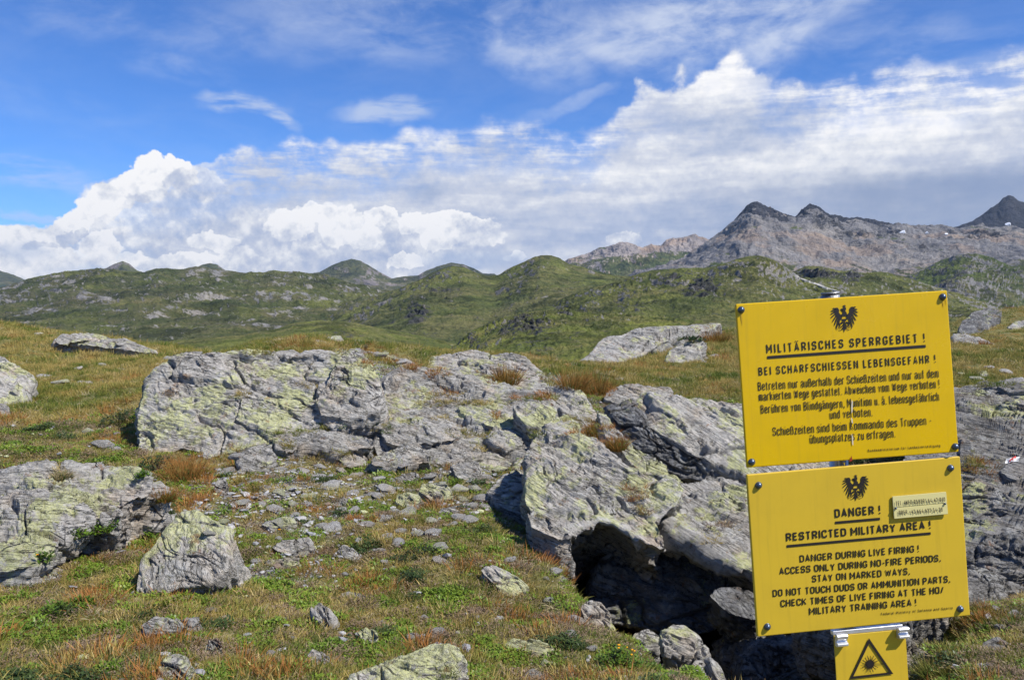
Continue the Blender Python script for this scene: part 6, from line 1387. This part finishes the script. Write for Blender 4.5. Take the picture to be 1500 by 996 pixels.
def eagle(P, root, cx, cy, w):
    """heraldic eagle with spread wings, drawn as flat print"""
    c = P.loc(cx, cy); wl = abs(P.loc(cx + w, cy)[0] - c[0]); up = np.array(P.loc(cx, cy - w)) - np.array(c)
    polys = []
    def both(pl): polys.append(pl); polys.append([(-x, y) for x, y in pl])
    both([(-.07, .08), (-.10, .16), (-.17, .20), (-.21, .27), (-.20, .36), (-.25, .45), (-.33, .46), (-.38, .40), (-.37, .28), (-.33, .14), (-.26, .02), (-.18, -.04), (-.12, -.02)])
    root_pts = [(-.33, .42), (-.36, .36), (-.36, .30), (-.35, .22), (-.32, .13), (-.29, .05), (-.24, .0), (-.19, -.03)]
    tips = [(-.47, .44), (-.54, .33), (-.56, .20), (-.55, .05), (-.48, -.12), (-.40, -.27), (-.31, -.40), (-.22, -.26)]
    for (bx, by), (tx_, ty_) in zip(root_pts, tips):
        d = Vector((tx_ - bx, ty_ - by)).normalized(); s = Vector((-d.y, d.x)) * .026
        both([(bx + s.x, by + s.y), (bx + (tx_ - bx) * .7 + s.x * .9, by + (ty_ - by) * .7 + s.y * .9), (tx_, ty_), (bx + (tx_ - bx) * .7 - s.x * .9, by + (ty_ - by) * .7 - s.y * .9), (bx - s.x, by - s.y)])
    # head turned to the left, neck, crown
    polys.append([(.045, .30), (.075, .38), (.06, .45), (.01, .48), (-.045, .455), (-.06, .42), (-.13, .405), (-.155, .375), (-.10, .378), (-.05, .375), (-.02, .34), (-.055, .26), (-.10, .17), (.11, .17), (.09, .25)])
    polys.append([(-.05, .48), (-.065, .54), (-.03, .515), (0, .56), (.03, .515), (.065, .54), (.05, .48)])
    # shield outline and bars
    for pl in ([(-.11, .17), (.11, .17), (.11, .10), (-.11, .10)], [(-.12, .17), (-.10, .17), (-.10, -.04), (-.12, -.02)], [(.12, .17), (.10, .17), (.10, -.04), (.12, -.02)],
               [(-.11, .0), (.11, .0), (.07, -.09), (0, -.13), (-.07, -.09)]): polys.append(pl)
    both([(-.06, -.11), (-.13, -.12), (-.19, -.20), (-.20, -.26), (-.16, -.24), (-.12, -.20), (-.05, -.18)])
    for pts in (((-.16, -.24), (-.24, -.30)), ((-.16, -.24), (-.20, -.33)), ((-.16, -.24), (-.13, -.31)), ((-.03, -.2), (-.16, -.36)), ((-.16, -.36), (-.24, -.34)), ((-.02, -.28), (-.14, -.45)), ((-.14, -.45), (-.22, -.43)), ((-.05, -.14), (-.30, -.22)), ((-.30, -.22), (-.33, -.32)), ((-.33, -.32), (-.27, -.42))):
        both(line_poly(pts[0], pts[1], .02))
    polys.append([(-.03, -.12), (.03, -.12), (.035, -.40), (.0, -.54), (-.035, -.40)])
    both([(-.02, -.18), (-.09, -.26), (-.12, -.34), (-.07, -.30), (-.02, -.25)]); both([(-.02, -.28), (-.07, -.36), (-.09, -.44), (-.05, -.41), (-.02, -.36)])
    ux = np.array([wl, 0]); 
    out = [[(c[0] + ux[0] * x + up[0] * y, c[1] + ux[1] * x + up[1] * y) for x, y in pl] for pl in polys]
    return flat('eagle_emblem', out, root, INK)
# upper sign
Z1 = (1050, 410, 3.4333)
P1 = Panel((1077.7, 445.5), (1387.3, 425.4), (1093.1, 685.3), 3, 4, SY, zoom=Z1)
S1 = empty('warning_sign', P1.mat(), 'upper bright yellow military area sign with German text and black eagle', 'sign', 'yellow warning signs')
plate('sign_plate', P1, S1, Y_UP)
for a in ((122, 151), (1135, 86), (175, 915), (1198, 838)): bolt(P1, S1, *a)
eagle(P1, S1, 640, 196, 128)
text(P1, S1, 'MILITÄRISCHES SPERRGEBIET !', (250, 368), (1046, 311), 43, .145, .28)
under(P1, S1, (253, 390), (1050, 333), 14)
text(P1, S1, 'BEI SCHARFSCHIESSEN LEBENSGEFAHR !', (211, 480), (1100, 415), 40, .135, .25)
text(P1, S1, 'Betreten nur außerhalb der Schießzeiten und nur auf dem', (208, 556), (1116, 489), 42, .096, .12)
text(P1, S1, 'markierten Wege gestattet. Abweichen vom Wege verboten !', (212, 608), (1120, 542), 42, .096, .12)
text(P1, S1, 'Berühren von Blindgängern, Munition u. ä. lebensgefährlich', (222, 671), (1118, 606), 42, .096, .12)
text(P1, S1, 'und verboten.', (568, 698), (783, 684), 42, .096, .12)
text(P1, S1, 'Schießzeiten sind beim Kommando des Truppen -', (282, 783), (1080, 725), 42, .096, .12)
text(P1, S1, 'übungsplatzes zu erfragen.', (468, 822), (898, 790), 42, .096, .12)
text(P1, S1, 'Bundesministerium für Landesverteidigung', (760, 864), (1123, 838), 13, .15, .34)
def zpoly(P, pl): return [P.loc(*q) for q in pl]
flat('scratch', [zpoly(P1, q) for q in ([(677, 602), (683, 612), (681, 660), (676, 672), (674, 640)], [(673, 690), (681, 700), (683, 722), (676, 716)], [(676, 770), (684, 790), (685, 832), (679, 824)])], S1, SCR, z=0.0022)
def runs(P, root, pts, mt, z):
    rr_ = random.Random(3); L_ = []
    for (x, y, ln, w) in pts:
        a = P.loc(x, y); m = abs(P.loc(x, y + 100)[1] - a[1]) / 100; L_.append([(a[0] - w * m, a[1]), (a[0] + w * m, a[1]), (a[0] + w * m * .5 + .0004, a[1] - ln * m * .6), (a[0] + .0006, a[1] - ln * m), (a[0] - w * m * .6, a[1] - ln * m * .5)])
    return flat('stain', L_, root, mt, z=z)
STAIN = plain('rust_stain', (0.50, 0.30, 0.005), 0.6)
runs(P1, S1, [(122, 164, 70, 5), (1135, 98, 46, 4), (1150, 100, 30, 2), (640, 918, 18, 3)], STAIN, .0011)
flat('red_mark', [zpoly(P1, [(676, 882), (680, 908), (664, 914)])], S1, RED, z=0.0022)
# lower sign
Z2 = (1050, 660, 2.9641)
P2_ = Panel((1093.9, 695.4), (1406.6, 668.4), (1110, 932.6), 4.3, 2.5, SY - 0.036, zoom=Z2)
S2 = empty('warning_sign', P2_.mat(), 'lower paler yellow sign reading DANGER with English text and phone plaque', 'sign', 'yellow warning signs')
plate('sign_plate', P2_, S2, Y_LO)
for a in ((181, 150), (1014, 75), (219, 763), (1056, 686)): bolt(P2_, S2, *a)
eagle(P2_, S2, 602, 162, 106)
text(P2_, S2, 'DANGER !', (512, 290), (710, 273), 37, .18, .18)
under(P2_, S2, (513, 312), (708, 295), 11)
text(P2_, S2, 'RESTRICTED MILITARY AREA !', (301, 392), (928, 337), 35, .185, .16)
under(P2_, S2, (303, 414), (928, 358), 11)
for s_, a, b in (('DANGER DURING LIVE FIRING !', (360, 483), (877, 438)), ('ACCESS ONLY DURING NO-FIRE PERIODS,', (272, 537), (972, 479)), ('STAY ON MARKED WAYS,', (414, 570), (838, 536)), ('DO NOT TOUCH DUDS OR AMMUNITION PARTS,', (243, 633), (1013, 570)),
                 ('CHECK TIMES OF LIVE FIRING AT THE HQ/', (277, 677), (985, 617)), ('MILITARY TRAINING AREA !', (401, 711), (866, 671))): text(P2_, S2, s_, a, b, 30, .165, .15)
text(P2_, S2, 'Federal Ministry of Defence and Sports', (713, 713), (1023, 686), 11, .16, .36)
# phone plaque: two strips, tilted a little forward, held by two small screws
ZP = (1300, 710, 15.0)
PP = Panel((1307.8, 727.2), (1386.7, 720.3), (1309.8, 760.0), 4, 5, float(P2_.hit(1307.8, 727.2)[1]) - 0.008, zoom=ZP)
for k, (t0, t1) in enumerate(((0, .50), (.515, 1))):
    M_ = P2_.mat().inverted() @ PP.mat()
    hgt = PP.h * (t1 - t0); bm = bmesh.new(); bmesh.ops.create_cube(bm, size=1)
    for v in bm.verts: v.co = Vector(((v.co.x + .5) * PP.w, -PP.h * t0 - (.5 - v.co.y) * hgt, -.002 + (v.co.z - .5) * .004))
    bmesh.ops.bevel(bm, geom=bm.edges[:], offset=.0007, segments=2, affect='EDGES')
    pq = bm_obj('plaque', bm, PLQ, S2, M=M_)
    if k == 0: text(PP, pq, 'TEL. INFO 050201 64 42 010', (180, 452), (1265, 360), 92, .13, .17, z=.0006)
    else: text(PP, pq, 'ODER +43 664 622 54 28', (250, 655), (1210, 583), 92, .13, .17, z=.0006)
pq = plate('plaque_spacer', P2_, S2, PLQB, *[q + d for q, d in zip(P2_.loc((1312 - 1050) * 2.9641, (731 - 660) * 2.9641), (0, 0))], w=PP.w * .93, h=PP.h * .78, t=.008, z=.0015, bev=.001)
for zx, zy in ((185, 515), (1265, 415)):
    q = PP.loc(zx, zy); bm = bmesh.new(); bmesh.ops.create_uvsphere(bm, u_segments=12, v_segments=8, radius=.003); b_ = bm_obj('screw', bm, BOLT, S2, True)
    b_.matrix_local = M_ @ Matrix.Translation((q[0], q[1], 0.0))
# laser sign on its clamp rail
Z3 = (1200, 890, 9.3933)
P3 = Panel((1221.8, 931.6), (1326.7, 921.5), (1225.3, 997), 4.3, 2.5, float(P2_.hit(1221.8, 931.6)[1]) + .002, zoom=Z3)
P3.h = P3.w * 1.05
S3 = empty('laser_sign', P3.mat(), 'small yellow laser warning sign hanging by metal clamps under the lower sign', 'sign')
plate('sign_plate', P3, S3, Y_LO, t=.003, z=-.0015, bev=.0008)
tri = [(682, 412), (1018, 905), (418, 975)]; tin = [(686, 482), (962, 882), (468, 938)]
T_ = [P3.loc(*q) for q in tri]; I_ = [P3.loc(*q) for q in tin]
flat('warning_triangle', [[T_[0], T_[1], I_[1], I_[0]], [T_[1], T_[2], I_[2], I_[1]], [T_[2], T_[0], I_[0], I_[2]]], S3, INK)
c = P3.loc(698, 768); R1 = abs(P3.loc(698 + 62, 768)[0] - c[0]); rays = []
for k in range(16):
    a = 2 * math.pi * k / 16 - .1; L = R1 * (1.95 if k % 2 else 1.75); 
    if k == 0: L = R1 * 2.95
    rays.append(line_poly((c[0] + math.cos(a) * R1 * .8, c[1] + math.sin(a) * R1 * .8), (c[0] + math.cos(a) * L, c[1] + math.sin(a) * L), R1 * .13))
for k in range(48):
    a = 2 * math.pi * k / 48; rays.append(line_poly((c[0] + math.cos(a) * R1 * .7, c[1] + math.sin(a) * R1 * .7), (c[0] + math.cos(a) * R1 * 1.12, c[1] + math.sin(a) * R1 * 1.12), R1 * .05))
rays.append([(c[0] + math.cos(2 * math.pi * k / 24) * R1 * .88, c[1] + math.sin(2 * math.pi * k / 24) * R1 * .88) for k in range(24)])
flat('laser_symbol', rays, S3, INK)
a = P3.loc(175, 345); b = P3.loc(1140, 250); ln = b[0] - a[0]
hh = abs(P3.loc(340, 378)[1] - P3.loc(340, 318)[1])
plate('clamp_rail', P3, S3, ALU, x0=a[0] + .004, y0=a[1] + .003, w=ln, h=hh, t=.016, z=-.003, bev=.0015)
for (xa, ya, xb, yb) in ((205, 345, 362, 505), (1050, 250, 1200, 395)):
    q = P3.loc(xa, ya); q2 = P3.loc(xb, yb); w = q2[0] - q[0]; h = q[1] - q2[1]
    prof = [(0.0, .010), (.0, .016), (-.12, .020), (-.35, .0185), (-.50, .012), (-.60, .011), (-.72, .019), (-.88, .019), (-1.0, .012), (-1.0, .001), (-.60, .001), (-.30, .003), (-.02, .003)]
    bm = bmesh.new(); A_ = [bm.verts.new((q[0], q[1] + y * h, z)) for y, z in prof]; B_ = [bm.verts.new((q[0] + w, q[1] + y * h, z)) for y, z in prof]
    bm.faces.new(A_); bm.faces.new(B_[::-1])
    for i in range(len(prof)): j = (i + 1) % len(prof); bm.faces.new((A_[i], B_[i], B_[j], A_[j]))
    bmesh.ops.recalc_face_normals(bm, faces=bm.faces); bmesh.ops.bevel(bm, geom=bm.edges[:], offset=.0006, segments=1, affect='EDGES')
    bm_obj('clamp', bm, ALU, S3)
# post: a galvanised tube behind the plates, leaning with them
PB = P1.hit(1227.5, 429.5) - P1.nn * .050; PBot = P2_.hit(1245, 690) - P2_.nn * .050; PBot[1] = max(PBot[1], PB[1] - .012); dv = PB - PBot; dv /= np.linalg.norm(dv)
low = PB - dv * (PB[2] - float(ground_z([PB[0]], [SY + .05])[0]) + 0.25) / dv[2]
SP = empty('sign_post', Matrix.Translation(Vector(low)), 'galvanised steel post leaning slightly behind the three yellow signs', 'post')
def tube(name, A, B, r, mat, parent, seg=24, cap=True):
    A, B = Vector(A), Vector(B); d = B - A; bm = bmesh.new(); bmesh.ops.create_cone(bm, cap_ends=cap, segments=seg, radius1=r, radius2=r, depth=d.length)
    bmesh.ops.bevel(bm, geom=[e for e in bm.edges if abs(abs(e.verts[0].co.z) - d.length / 2) < 1e-5 and abs(abs(e.verts[1].co.z) - d.length / 2) < 1e-5], offset=r * .12, segments=2, affect='EDGES')
    M = Matrix.Translation((A + B) / 2) @ d.to_track_quat('Z', 'Y').to_matrix().to_4x4(); o = bm_obj(name, bm, mat, parent, False); o.matrix_local = (parent.matrix_world.inverted() @ M) if parent else M
    for p in o.data.polygons: p.use_smooth = len(p.vertices) == 4
    return o
bpy.context.view_layer.update()
tube('pole', low, PB, 0.0255, GALV, SP)
tube('cap', PB, PB + dv * .006, 0.0275, GALV, SP)
for Pn, fr in ((P1, .18), (P1, .82), (P2_, .2), (P2_, .8)):      # rails that carry the plates
    q = Pn.TL - Pn.v * Pn.h * fr - Pn.nn * .021; A = q + Pn.u * .06; B = q + Pn.u * (Pn.w - .06); bm = bmesh.new(); bmesh.ops.create_cube(bm, size=1)
    L = np.linalg.norm(B - A)
    for v in bm.verts: v.co = Vector((v.co.x * L, v.co.y * .03, v.co.z * .016))
    Mx = Pn.mat(); Mx.translation = Vector((A + B) / 2); o = bm_obj('rail', bm, GALV, SP); o.matrix_local = SP.matrix_world.inverted() @ Mx
print('sign', time.time() - T0)
# ------------------------------------------------------------------ haze
hm = bpy.data.materials.new('haze'); hm.use_nodes = True; hn = NT(hm.node_tree)
pv = hn.new('ShaderNodeVolumePrincipled'); pv.inputs['Density'].default_value = 2.2e-5; pv.inputs['Color'].default_value = (0.55, 0.74, 1.0, 1); pv.inputs['Anisotropy'].default_value = 0.2
ho = hn.new('ShaderNodeOutputMaterial'); hn.l.new(pv.outputs[0], ho.inputs['Volume'])
bm = bmesh.new(); bmesh.ops.create_cube(bm, size=1)
for v in bm.verts: v.co = Vector((v.co.x * 25000, v.co.y * 25000, -900 if v.co.z < 0 else 820))
hz = bm_obj('haze', bm, hm); tag(hz, kind='stuff')
print('objects', len(S.objects), 'tris', sum(len(o.data.polygons) for o in S.objects if o.type == 'MESH'), time.time() - T0)
